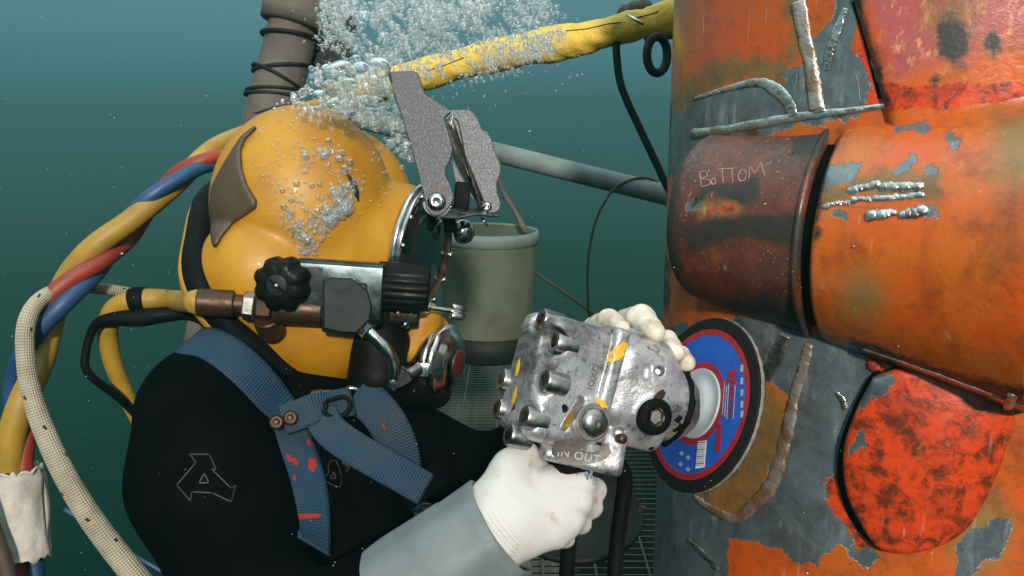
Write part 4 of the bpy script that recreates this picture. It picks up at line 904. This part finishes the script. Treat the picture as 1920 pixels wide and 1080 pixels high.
# ================================================================== harness
hs = thing('harness', fB.P(560, 800, 60), 'blue webbing chest harness with loose strap end on the diver', 'harness')
def strap(name, pts, w, lift=4, on=True, paint=()):
    q = catmull(np.array(pts, float), 8); P_ = []; N_ = []
    for a in q:
        if on:
            h, n = hit(bBO, a[0], a[1])
            if h is None: continue
            P_.append(h + n * lift * fB.s); N_.append(n)
        else: P_.append(fB.P(a[0], a[1], a[2])); N_.append(fB.Z)
    P_ = np.array(P_); N_ = np.array(N_)
    for _ in range(6): P_[1:-1] = (P_[:-2] + 2 * P_[1:-1] + P_[2:]) / 4; N_[1:-1] = (N_[:-2] + 2 * N_[1:-1] + N_[2:]) / 4
    N_ = N_ + 0.8 * fB.Z; N_ /= np.linalg.norm(N_, axis=1)[:, None]
    VFU = ribbon(P_, N_, w * fB.s, 4 * fB.s); px, py = proj(VFU[0]); pa = np.full(len(px), -9.0)
    for (x, y, rx, ry, an) in paint:
        c_, s_ = math.cos(an), math.sin(an); u = (px - x) * c_ + (py - y) * s_; v_ = -(px - x) * s_ + (py - y) * c_; pa = np.maximum(pa, 1 - np.hypot(u / rx, v_ / ry))
    return obj(name, VFU, m_web, hs, attrs={'paint': pa})
s1 = strap('shoulder_strap', [(352, 648), (395, 655), (440, 685), (490, 735), (524, 785), (545, 840), (566, 900), (574, 960), (576, 1000), (578, 1030)], 33, 10, paint=[(548, 862, 22, 6, 0.5), (585, 870, 8, 14, 0), (551, 898, 4, 9, 0), (572, 968, 34, 5, -0.05), (582, 830, 12, 5, 0.8)])
s2 = strap('chest_strap', [(530, 788, 175), (560, 778, 178), (590, 765, 175), (620, 760, 160), (660, 752, 150)], 24, on=False)
s3 = strap('far_shoulder_strap', [(668, 735, 110), (706, 766, 118), (736, 810, 112), (752, 860, 95), (756, 905, 70), (756, 960, 40)], 33, on=False, paint=[(720, 800, 12, 3, 0.6)])
s4 = strap('loose_strap', [(600, 768, 165), (612, 800, 178), (650, 832, 186), (700, 862, 188), (750, 890, 186), (798, 918, 180)], 27, on=False)
for x, y in ((519, 792), (545, 784)): 
    obj('snap_stud', lathe([(11, 0), (12, 3), (9, 6), (6, 6.5), (5, 4.5), (0.0, 5)], fB.L(x, y, 184), nrm([-0.15, 0.05, 1]), 24, fr=fB), m_brass, hs)
obj('buckle', tube([fB.P(x, y, 172) for x, y in [(612, 752), (646, 744), (656, 764), (636, 782), (610, 776), (612, 752)]], 4 * fB.s, 8, 4), m_black, hs)
obj('strap_keeper', prism(rect(52, 22, 6), fB.L(800, 905, 150), basis(nrm([0.1, 0.2, 1]), (0.8, 0.5, 0)), 20, 4, fr=fB), m_suit, hs, auto=40)

# ================================================================== hydraulic grinder
fG = Fr(1110, 705, 1.02); Q = fG.L
ga = nrm([0.84, -0.22, -0.50]); gb = nrm([-0.26, -0.965, 0.0]); gb = nrm(gb - ga * (gb @ ga)); gc = np.cross(ga, gb)
if gc[2] < 0: gc = -gc
GB = np.stack([ga, gb, gc])
gr = thing('grinder', fG.P(1110, 860, 0), 'worn silver hydraulic grinder with flecks of yellow paint', 'grinder')
bolts = [(1021, 600, 66), (1046, 642, 112), (1028, 714, 128), (990, 782, 122), (960, 816, 96), (946, 712, 24), (938, 766, 34)]
plugc = Q(1108, 790, 84); holec = Q(1228, 781, 38)
nose0 = Q(1195, 738, -44); dcen = Q(1310, 757, -119)
def gbody(p):
    d = rbox(p, Q(1040, 712, 42), GB, (66, 112, 74), 26)
    d = smin(d, rbox(p, Q(1172, 716, -30), GB, (78, 92, 74), 46), 14)
    d = smin(d, caps(p, nose0, Q(1244, 757, -68), 84, 72), 24)
    d = smin(d, rbox(p, Q(1103, 722, 10), GB, (15, 114, 80), 10), 5)
    d = smin(d, rbox(p, Q(1088, 836, 8), np.stack([nrm([0.96, -0.18, -0.2]), nrm([0.2, 0.95, -0.1]), nrm([0.2, 0.1, 0.97])]), (74, 40, 52), 12), 16)
    d = smin(d, cyl(p, plugc - gc * 40, plugc + gc * 6, 37, 6), 10)
    d = smin(d, cyl(p, holec - gc * 34, holec + gc * 6, 31, 5), 12)
    d = smin(d, caps(p, Q(1215, 820, -20), Q(1180, 812, -10), 26, 26), 16)
    d = smin(d, caps(p, Q(1262, 700, -70), Q(1180, 650, -30), 24, 34), 22)
    for (x, y, w) in bolts[:5]: d = smax(d, -caps(p, Q(x, y, w) - ga * 8, Q(x, y, w) - ga * 90, 25, 27), 8)
    d = smax(d, -rbox(p, Q(1072, 775, 98), np.stack([nrm([0.55, 0.8, -0.2]), nrm([0.8, -0.55, -0.3]), nrm([0.3, 0.1, 1])]), (34, 7, 30), 5), 3)
    d = smax(d, -cyl(p, holec, holec + gc * 20, 16, 1), 2)
    d = smax(d, -caps(p, Q(1213, 704, 40), Q(1214, 692, 40), 8, 8), 2)
    d = smax(d, -cyl(p, Q(1236, 696, -10), Q(1236, 696, 40), 9, 1), 2); d = smax(d, -cyl(p, Q(1160, 812, 20), Q(1160, 812, 70), 9, 1), 2)
    return d
GR = nets(gbody, (-190, -240, -190), (200, 150, 190), 3.6); GRw = (fG.W(GR[0]), GR[1]); obj('housing', GRw, m_cast, gr); bGR = bvh(GRw)
hexs = lambda th: np.ones_like(th)
for (x, y, w) in bolts:
    c = Q(x, y, w); bo = obj('socket_bolt', lathe([(20, 34), (20.5, -4), (18.5, -8), (12.5, -8)], c, ga, 26, fr=fG), m_steel, gr, auto=40)
    obj('hex_socket', lathe([(12.5, -8), (11.8, 2), (0.0, 3)], c, ga, 6, fr=fG), m_black, bo, smooth=False)
obj('plug_washer', lathe([(34, 2), (34, 8), (28, 9), (28, 4)], plugc, gc, 40, fr=fG), m_castdark, gr)
pl = obj('steel_plug', lathe([(26, 4), (26.5, 13), (24, 19), (14, 23), (7, 24), (6, 20), (0.0, 20)], plugc, gc, 36, fr=fG), m_steel, gr, auto=50)
obj('port_seat', lathe([(17, -8), (17, 8), (28, 9), (33, 5), (33, -16), (17, -16)], holec, gc, 40, fr=fG, close=True), m_black, gr, auto=50)
obj('threaded_bore', tube(fG.W(np.array([holec + gc * (-20 + 0.055 * i) + 15.5 * (math.cos(i * 0.35) * ga + math.sin(i * 0.35) * gb) for i in range(0, 480, 3)])), 1.8 * fG.s, 6, 1, caps=False), m_brass, gr)
obj('bore_floor', lathe([(16, -14), (0.0, -14)], holec, gc, 24, fr=fG), m_brass, gr)
for (x, y, w, r) in [(1162, 822, 52, 9)]: obj('small_screw', lathe([(r, 0), (r, 12), (r * 0.7, 15), (0.0, 15)], Q(x, y, w) , nrm([0.5, 0, 0.9]), 16, fr=fG), m_brass, gr)
# dirty gasket, nose plate and grease at the spindle end
obj('nose_gasket', lathe([(60, 0), (76, 2), (79, 8), (74, 14), (52, 15)], Q(1247, 757, -70), ga, 60, fr=fG, square=lambda th: 1 + 0.05 * np.sin(9 * th) * np.cos(4 * th + 1)), m_black, gr)
obj('spindle_flange', lathe([(17, -60), (17, -20), (34, -18), (40, -14), (46, -8), (58, -6), (64, -8), (69, -8), (70, -6), (70, -2), (66, 0)], dcen, ga, 64, fr=fG), m_flange, gr, auto=40)
obj('flange_nut', lathe([(20, -34), (27, -31), (27, -18), (24, -16)], dcen, ga, 6, fr=fG), m_flange, gr, smooth=False)
# the cutting disc
disc = obj('grinding_disc', lathe([(60, -3), (172, -3), (174, -1), (174, 11), (171, 13), (0.0, 13)], dcen, ga, 120, fr=fG), m_discblk, gr, auto=40)
disc['label'] = 'blue and red labelled black abrasive disc'
obj('disc_rim', lathe([(172.5, 1), (175, 2), (175, 9), (172.5, 10)], dcen, ga, 120, fr=fG, square=lambda th: 1 + 0.004 * np.sin(37 * th)), m_discrim, disc)
def annulus(r0, r1, z): return lathe([(r0, z), (r1, z)][::-1], dcen, ga, 110, fr=fG)
def ann(name, r0, r1, z, mat):
    V, Fc = lathe([(r1, z + 0.6), (r1, z), (r0, z), (r0, z + 0.6)], dcen, ga, 110, fr=fG, close=True); return obj(name, (V, Fc), mat, disc, auto=40)
ann('outer_red_band', 138, 150, -4.6, m_discred); ann('blue_label', 82, 138.5, -4.2, m_discblue); ann('inner_red_band', 64, 82.5, -4.6, m_discred)
# prints on the label
eb = gb; ec_ = gc
def dpt(px, py):
    dr = fG.L(px, py, 0) - fG.L(px, py, 200); 
    a = fG.L(px, py, 0); t = ((dcen - ga * 5.4 - a) @ ga) / (dr @ ga); return a + dr * t
def patch(name, quad, mat, par=disc, z=0.0):
    P_ = np.array([dpt(*q) for q in quad]); V = np.concatenate([P_ - ga * (0.5 + z), P_]); n = len(quad)
    return obj(name, (fG.W(V), [tuple(range(n)), tuple(range(2 * n - 1, n - 1, -1))] + [(i, n + i, n + (i + 1) % n, (i + 1) % n) for i in range(n)]), mat, par, smooth=False)
patch('x_emblem', [(1361, 694), (1366, 697), (1380, 692), (1382, 700), (1374, 708), (1382, 718), (1381, 724), (1372, 716), (1361, 722), (1360, 714), (1368, 706)], m_discred)
for i in range(6):
    x = 1357 + 4.0 * i; patch('print_line', [(x + 1, 716 + (i % 2) * 6), (x + 2.6, 716 + (i % 2) * 6), (x - 1.5, 778 + (i % 3) * 4), (x - 3.2, 778 + (i % 3) * 4)], m_discred if i in (3, 4) else m_pale)
for i, y in enumerate((684, 708, 730, 752, 770)): patch('print_dash', [(1389, y), (1394, y), (1393, y + 13), (1388, y + 13)], m_pale)
patch('red_bar', [(1345, 794), (1353, 793), (1350, 848), (1341, 849)], m_discred)
bar_code = patch('barcode_panel', [(1309, 828), (1325, 826), (1321, 876), (1304, 879)], m_white)
for i in range(14):
    y = 830 + 3.3 * i; patch('barcode_bar', [(1308 - i * 0.28, y), (1324 - i * 0.25, y - 2), (1324 - i * 0.25, y - 0.6 - (i % 3) * 0.2), (1308 - i * 0.28, y + 1.4)], m_pale if i % 4 else m_logo, disc, 0.8)
for x, y in ((1278, 850), (1290, 858), (1276, 870), (1290, 880)): patch('print_mark', [(x - 5, y), (x, y - 5), (x + 5, y), (x, y + 5)], m_pale)
# leftover paint flecks
def fleck(px, py, pts, mat=m_paint_y):
    P_ = []
    for x, y in pts:
        h, n = hit(bGR, x, y)
        if h is None: return
        P_.append(h + n * 0.0009)
    c, n = hit(bGR, px, py); P_.append(c + n * 0.0016); m_ = len(pts); obj('paint_fleck', (np.array(P_), [(i, (i + 1) % m_, m_) for i in range(m_)]), mat, gr)
def blob(cx, cy, rx, ry, an, seed):
    g = np.random.default_rng(seed); out = []
    for i in range(18):
        a = 2 * np.pi * i / 18; r = 1 + g.uniform(-0.28, 0.22); u, v_ = rx * r * math.cos(a), ry * r * math.sin(a); out.append((cx + u * math.cos(an) - v_ * math.sin(an), cy + u * math.sin(an) + v_ * math.cos(an)))
    return out
for i, (x, y, rx, ry, an) in enumerate([(1158, 660, 24, 11, -0.75), (1127, 756, 14, 6, 0.6), (1044, 655, 8, 4, 0.2), (998, 772, 8, 4, 0.1), (1066, 790, 16, 6, -1.1), (1010, 612, 6, 3, 0.6), (1034, 700, 9, 3, 0.3), (1236, 742, 8, 14, 0.5), (972, 688, 4, 17, 0.2), (966, 742, 4, 15, 0.2)]): fleck(x, y, blob(x, y, rx, ry, an, i), m_paint_y if i not in (7,) else m_brass)
# dark valve face below the plug
fo = [(1040, 826), (1062, 822), (1090, 824), (1120, 828), (1141, 833), (1146, 848), (1137, 860), (1115, 868), (1090, 872), (1066, 870), (1048, 864), (1034, 850)]
fv_ = [];
for q in fo:
    h, n = hit(bGR, *q)
    if h is not None: fv_.append(h + n * 0.0010)
c_, n_ = hit(bGR, 1090, 848); fv_ = np.array(fv_ + [c_ + n_ * 0.0012]); m_ = len(fv_) - 1
obj('valve_face', (fv_, [(i, (i + 1) % m_, m_) for i in range(m_)]), m_castdark, gr)
# raised letters
def text(s, size, px, py, w, xdir, ydir, mat, par, name='raised_letters', ext=2.2):
    cu_ = bpy.data.curves.new('t', 'FONT'); cu_.body = s; cu_.size = size; cu_.extrude = ext; cu_.bevel_depth = 0.25; cu_.align_x = 'CENTER'; cu_.align_y = 'CENTER'; cu_.space_character = 1.1
    to = bpy.data.objects.new('t', cu_); COL.objects.link(to); dg = bpy.context.evaluated_depsgraph_get(); me = bpy.data.meshes.new_from_object(to.evaluated_get(dg))
    V = np.array([v.co[:] for v in me.vertices]); Fc = [tuple(p.vertices) for p in me.polygons]; bpy.data.objects.remove(to); bpy.data.curves.remove(cu_); bpy.data.meshes.remove(me)
    h, n = hit(bGR, px, py); c = fG.inv(h + n * 0.0012); nl = fG.M @ n; x = nrm(np.array(xdir) - nl * (np.array(xdir) @ nl)); y = np.cross(nl, x)
    return obj(name, (fG.W(c + V @ np.stack([x, y, nl])), Fc), mat, par, smooth=False)
text('IN', 21, 1056, 848, 0, (0.97, -0.12, 0), None, m_flange, gr); text('OUT', 21, 1100, 857, 0, (0.97, -0.2, 0), None, m_flange, gr)
text('IOXO', 17, 1112, 706, 0, (0.28, 0.95, 0), None, m_castdark, gr)
def onG(pts, r, mat, name): obj(name, stroke(bGR, pts, r * fG.s, m=3, n=6), mat, gr)
onG([(1072, 828), (1108, 836), (1112, 846), (1074, 838), (1072, 828)], 1.1, m_cast, 'raised_border'); onG([(1054, 872), (1048, 862), (1046, 868)], 1.4, m_cast, 'raised_arrow'); onG([(1080, 876), (1096, 866)], 1.6, m_cast, 'raised_arrow')
# lower valve plate and hydraulic hoses
obj('valve_base', lathe([(50, 0), (56, 4), (56, 16), (48, 22), (30, 24)], Q(1085, 862, 0), nrm([0.22, -0.95, 0.1]), 40, fr=fG), m_black, gr)
for i, q in enumerate([[(1130, 860, -10), (1160, 872, -40), (1172, 900, -60), (1166, 950, -70), (1158, 1010, -80), (1150, 1110, -90)], [(1085, 880, -10), (1080, 920, -40), (1070, 980, -80), (1060, 1110, -110)]]):
    ho = obj('hydraulic_hose', tube([fG.P(*a) for a in q], 15 * fG.s, 16, 6), m_black); tagp(ho, ['black hydraulic hose dropping from the grinder valve beside the disc', 'black hydraulic hose running down inside the gloved fist'][i], 'hose')
# ================================================================== umbilical, hoses, ropes
fU = Fr(230, 560, 1.36); U = fU.P
def hose(name, pts, r, mat, label, cat, n=16, m=8, lump=0): return tagp(obj(name, tube([U(*p) for p in pts], np.array(r) * fU.s if not np.isscalar(r) else r * fU.s, n, m, lump=lump), mat), label, cat)
hose('yellow_umbilical_hose', [(620, 190, -180), (560, 208, -120), (480, 242, -70), (400, 278, -32), (330, 345, 4), (250, 410, 25), (175, 465, 15), (125, 525, -15), (98, 600, -25), (76, 680, 5), (42, 755, 28), (22, 825, 20), (20, 890, 5), (24, 960, 0), (30, 1110, 0)], [12, 13, 15, 17, 18, 19, 20, 20, 20, 21, 22, 22, 20, 16, 16], m_hyel, 'thick yellow umbilical hose twisted with red and blue hoses', 'hose')
hose('red_umbilical_hose', [(560, 228, -160), (500, 250, -110), (440, 286, -12), (385, 300, 16), (330, 326, -5), (285, 385, -35), (245, 445, -25), (200, 484, 18), (140, 520, 30), (95, 555, 32), (72, 590, 22), (60, 660, -35), (58, 740, -25), (53, 800, 8), (44, 880, 10), (38, 1000, 8), (40, 1110, 5)], [10, 11, 12, 13, 13, 13, 14, 14, 15, 15, 15, 14, 14, 14, 14, 14, 14], m_hred, 'red hose twisted round the yellow umbilical', 'hose')
hose('blue_umbilical_hose', [(560, 240, -160), (500, 265, -110), (440, 297, -20), (380, 313, 15), (330, 338, 28), (275, 375, 24), (228, 425, -12), (205, 475, -25), (178, 515, 10), (130, 560, 38), (88, 602, 34), (55, 642, 14), (30, 692, -14), (22, 750, -34), (38, 830, -38), (55, 920, -10), (64, 1000, 4), (68, 1110, 6)], [10, 11, 12, 13, 13, 14, 14, 14, 14, 15, 15, 15, 14, 14, 14, 14, 14, 14], m_hblue, 'blue hose twisted round the yellow umbilical', 'hose')
hose('white_rope', [(290, 556, -60), (240, 548, -48), (190, 541, -30), (140, 538, -5), (98, 548, 30), (66, 572, 52), (49, 612, 62), (48, 670, 66), (58, 735, 70), (80, 800, 76), (110, 868, 80), (150, 940, 84), (200, 1012, 86), (270, 1100, 88)], [8, 9, 10, 11, 12, 13, 14, 14, 15, 16, 17, 18, 19, 20], m_rope, 'white braided rope with dark tracers looping over the umbilical', 'rope', n=24, m=10)
hose('brown_rope', [(-30, 940, 60), (-10, 1000, 62), (8, 1050, 64), (24, 1110, 66)], 12, m_wire, 'brown rope end at the foot of the white cloth tape', 'rope')
# white cloth tape round the bundle
P_ = [U(x, y, 8) for x, y in [(34, 880), (36, 900), (40, 930), (44, 970), (48, 1010), (54, 1044)]]
V, Fc, _u = tube(P_, np.array([37, 40, 38, 37, 36, 38]) * fU.s, 40, 6, caps=False)
g = np.random.default_rng(3); w_ = 41; nr = len(V) // w_; Vr = V.reshape(nr, w_, 3); cen = Vr[:, :-1].mean(1, keepdims=True)
fold = 1 + 0.10 * np.sin(np.linspace(0, 4 * np.pi, w_))[None] * np.cos(np.linspace(0, 6, nr))[:, None] + 0.05 * np.sin(np.linspace(0, 14 * np.pi, w_) + 0.3)[None] * np.sin(np.linspace(0, 9, nr))[:, None]
fold[:, -1] = fold[:, 0]; Vr = cen + (Vr - cen) * fold[..., None]
jag = g.uniform(-1, 1, w_) * 7 * fU.s; jag[-1] = jag[0]; dn = nrm(P_[1] - P_[0])
Vr[0] -= dn * jag[:, None]; Vr[-1] += dn * np.roll(jag, 9)[:, None]; Vr[0] = cen[0] + (Vr[0] - cen[0]) * (1.0 + 0.12 * np.abs(np.sin(np.linspace(0, 5 * np.pi, w_))))[:, None]
Vr[:, -1] = Vr[:, 0]
tp_ = obj('cloth_tape', (Vr.reshape(-1, 3), Fc), m_tape); sol = tp_.modifiers.new('Solidify', 'SOLIDIFY'); sol.thickness = 0.003
tagp(tp_, 'torn white cloth tape wrapped round the umbilical hoses', 'tape')
# helmet air hose with black tape, black cable
ah = thing('air_hose', U(262, 790, -60), 'thin yellow air hose bending up from behind the shoulder to the helmet valve', 'hose')
F0 = fH.W(H(372, 566, 172))
obj('hose', tube([F0, U(330, 564, 58), U(285, 561, 45), (U(240, 566, 30)), U(212, 584, 12), U(202, 618, -6), U(208, 665, -25), U(225, 715, -45), U(248, 765, -62), U(275, 815, -80)], np.array([18, 18, 18, 18, 18, 17, 16, 15, 14, 14]) * fU.s, 18, 8), m_hyel, ah)
obj('tape_band', tube([U(246, 564, 33), U(258, 562, 37), U(272, 561, 41)], np.array([21, 22, 21]) * fU.s, 18, 4), m_black, ah)
hose('black_cable', [(278, 812, -90), (258, 782, -60), (222, 745, -20), (178, 712, 5), (161, 690, 10), (160, 668, 12), (168, 632, 18), (184, 606, 26), (215, 598, 38), (262, 596, 50), (312, 590, 60), (352, 590, 75), (392, 606, 95), (432, 636, 110), (470, 668, 112), (520, 696, 105), (580, 712, 95)], [6, 7, 7, 7, 7, 7, 7, 9, 12, 15, 13, 10, 9, 10, 10, 11, 11], m_black, 'black communication cable taped under the yellow air hose', 'cable')

# ================================================================== bubbles
Vi, Fi = icos(3)
big = [(638, 142, 31), (676, 134, 20), (712, 126, 22), (642, 175, 22), (600, 180, 13), (628, 196, 16), (660, 200, 14), (612, 128, 9), (690, 165, 12), (668, 110, 8), (596, 205, 8), (572, 206, 7), (552, 183, 8), (560, 196, 6), (646, 215, 10), (674, 190, 11), (616, 160, 13), (655, 158, 14), (700, 150, 12), (584, 172, 6), (530, 190, 5), (515, 205, 4), (614, 268, 6), (634, 300, 7), (642, 318, 8), (598, 346, 5), (584, 348, 5), (556, 344, 6), (530, 357, 5), (546, 376, 5), (533, 387, 6), (762, 275, 10), (640, 288, 6), (652, 306, 7), (568, 288, 5)]
fK = Fr(650, 180, 1.20); n_big = 0
firstb = None
for (x, y, r) in big:
    g = np.random.default_rng(n_big); w = (1.20 - 1.13) / fK.s * (1 if y > 220 else g.uniform(-0.6, 1.0)); r = r * 0.97
    c = fK.P(x, y, w)
    if y > 220:
        h, n = hit(bSH, x, y)
        if h is not None: c = h + n * r * fK.s * 0.9
    s = np.array([1, 1, 0.86]) * r * fK.s
    if firstb is None:
        me = bpy.data.meshes.new('bubble'); Vd = Vi * (1 + 0.05 * np.sin(3 * Vi[:, [0]] + 2 * Vi[:, [1]] * 2) + 0.03 * np.sin(7 * Vi[:, [2]])); me.from_pydata(Vd.tolist(), [], Fi); me.polygons.foreach_set('use_smooth', [True] * len(me.polygons)); me.materials.append(m_bub); firstb = me
    o = bpy.data.objects.new('bubble', firstb); COL.objects.link(o); o.location = tuple(c); o.scale = tuple(s); o.rotation_euler = tuple(g.uniform(-0.5, 0.5, 3))
    tagp(o, {638: 'largest domed silvery air bubble above the yellow helmet', 712: 'silvery bubble beside the top of the grey bracket plate', 762: 'lone bubble between the helmet dome and the grey bracket plate'}.get(x) or 'silvery air bubble rising round the top of the yellow helmet' if y < 240 or x == 762 else 'small round air bubble clinging to the yellow helmet shell', 'bubble', 'air bubbles above the helmet' if y < 240 else 'air bubbles on the helmet'); n_big += 1
for i, q in enumerate([[(612, 378), (598, 390), (588, 404), (578, 420)], [(640, 378), (634, 392), (628, 402)], [(656, 340), (650, 352), (642, 366)], [(560, 418), (552, 432), (548, 446)], [(584, 440), (576, 456), (566, 470)]]):
    st = stroke(bSH, q, np.array([2.0, 6.0, 5.0, 2.0]) * fH.s, lift=0.6, m=5, n=10, lump=0.35, seed=60 + i, flat=0.7)
    tagp(obj('air_streak', st, m_bub), ['long bright air streak sliding up the middle of the yellow helmet', 'short bright air streak beside the dark clip on the helmet', 'silvery air blob right above the dark clip on the helmet', 'silvery air film at the left edge of the helmet bubble patch', 'silvery air film above the chrome side block'][i], 'bubble')
Vs, Fs = icos(1); V2, F2 = icos(2)
def cloud(items, deform=0.0):
    V = []; Fc = []; n = 0
    for c, r in items:
        vv, ff = (V2, F2) if r > 0.0035 else (Vs, Fs); sc_ = rng.uniform(0.75, 1.25, 3)
        V.append(c + vv * r * sc_); Fc += [(a + n, b + n, d + n) for a, b, d in ff]; n += len(vv)
    return np.concatenate(V), Fc
items = []
def inside(poly, n):
    poly = np.array(poly, float); lo, hi = poly.min(0), poly.max(0); out = []
    while len(out) < n:
        q = rng.uniform(lo, hi, (n * 2, 2)); x, y = q[:, 0], q[:, 1]
        cl = np.sin(x * 0.071 + 1.3 * np.sin(y * 0.05)) + np.sin(y * 0.093 + 1.1 * np.sin(x * 0.043)) + np.sin((x + y) * 0.031) + np.sin(x * 0.19 - y * 0.13)
        d = sdpoly(x, y, poly); out += q[(d + rng.normal(0, 7, len(d)) < 0) & (rng.random(len(d)) < 0.52 + 0.17 * cl)].tolist()
    return out[:n]
def rad(n, a, b, p=2.4): return a + (b - a) * rng.random(n) ** p
plume = [(590, -20), (1010, -20), (1050, 30), (1060, 70), (1030, 105), (960, 118), (880, 125), (800, 150), (720, 120), (680, 100), (620, 108), (596, 70)]
for (x, y), r in zip(inside(plume, 13000), rad(13000, 0.45, 5.0, 4.5)): items.append((C(x, y, rng.uniform(1.26, 1.66)), r * 0.0008))
for (x, y), r in zip(inside([(600, -20), (980, -20), (900, 60), (640, 80)], 700), rad(700, 1, 9, 3.5)): items.append((C(x, y, rng.uniform(1.27, 1.5)), r * 0.0008))
for (x, y), r in zip(inside([(880, 100), (1060, 60), (1075, 95), (960, 140), (820, 165)], 1100), rad(1100, 0.5, 4, 4)): items.append((C(x, y, rng.uniform(1.25, 1.6)), r * 0.0008))
for (x, y), r in zip(inside([(596, 118), (740, 100), (735, 150), (770, 260), (800, 330), (760, 300), (700, 235), (640, 225), (560, 222), (520, 215), (560, 180)], 2400), rad(2400, 0.6, 8, 4.2)): items.append((C(x, y, rng.uniform(1.12, 1.3) if x < 705 else rng.uniform(1.30, 1.42)), r * 0.00075))
for (x, y), r in zip(inside([(540, 5), (1120, 5), (1110, 140), (900, 210), (560, 210)], 260), rad(260, 0.6, 3, 2)): items.append((C(x, y, rng.uniform(1.2, 1.6)), r * 0.0008))
def onshell(pts, rs):
    for (x, y), r in zip(pts, rs):
        h, n = hit(bSH, x, y)
        if h is not None: items.append((h + n * r * fH.s * 0.8, r * fH.s))
onshell(inside([(470, 225), (640, 215), (720, 260), (740, 340), (680, 420), (600, 460), (520, 440), (480, 340)], 700), rad(700, 0.5, 3.4, 3.6))
onshell(inside([(525, 400), (600, 370), (650, 340), (680, 330), (640, 400), (610, 440), (590, 480), (555, 480)], 1000), rad(1000, 0.5, 5.0, 3.6))
onshell(inside([(600, 380), (640, 360), (655, 380), (620, 420)], 40), rad(40, 3, 11, 2.0))
onshell(inside([(580, 270), (650, 290), (660, 330), (600, 330), (560, 300)], 90), rad(90, 1.5, 5.5, 2.2))
CL = cloud(items); tagp(obj('small_bubbles', CL, m_foam), 'dense plume of tiny exhaled air bubbles above the helmet', 'bubbles', kind='stuff')
items2 = []
for _ in range(520):
    d = rng.uniform(0.7, 3.0); items2.append((C(rng.uniform(-20, 1900), rng.uniform(0, 1080), d), rng.uniform(0.35, 1.1) * (1 + 1.3 * (rng.random() > 0.93)) * d / F))
tagp(obj('suspended_silt', cloud(items2), m_speck), 'pale specks of silt drifting in the water', 'silt', kind='stuff')
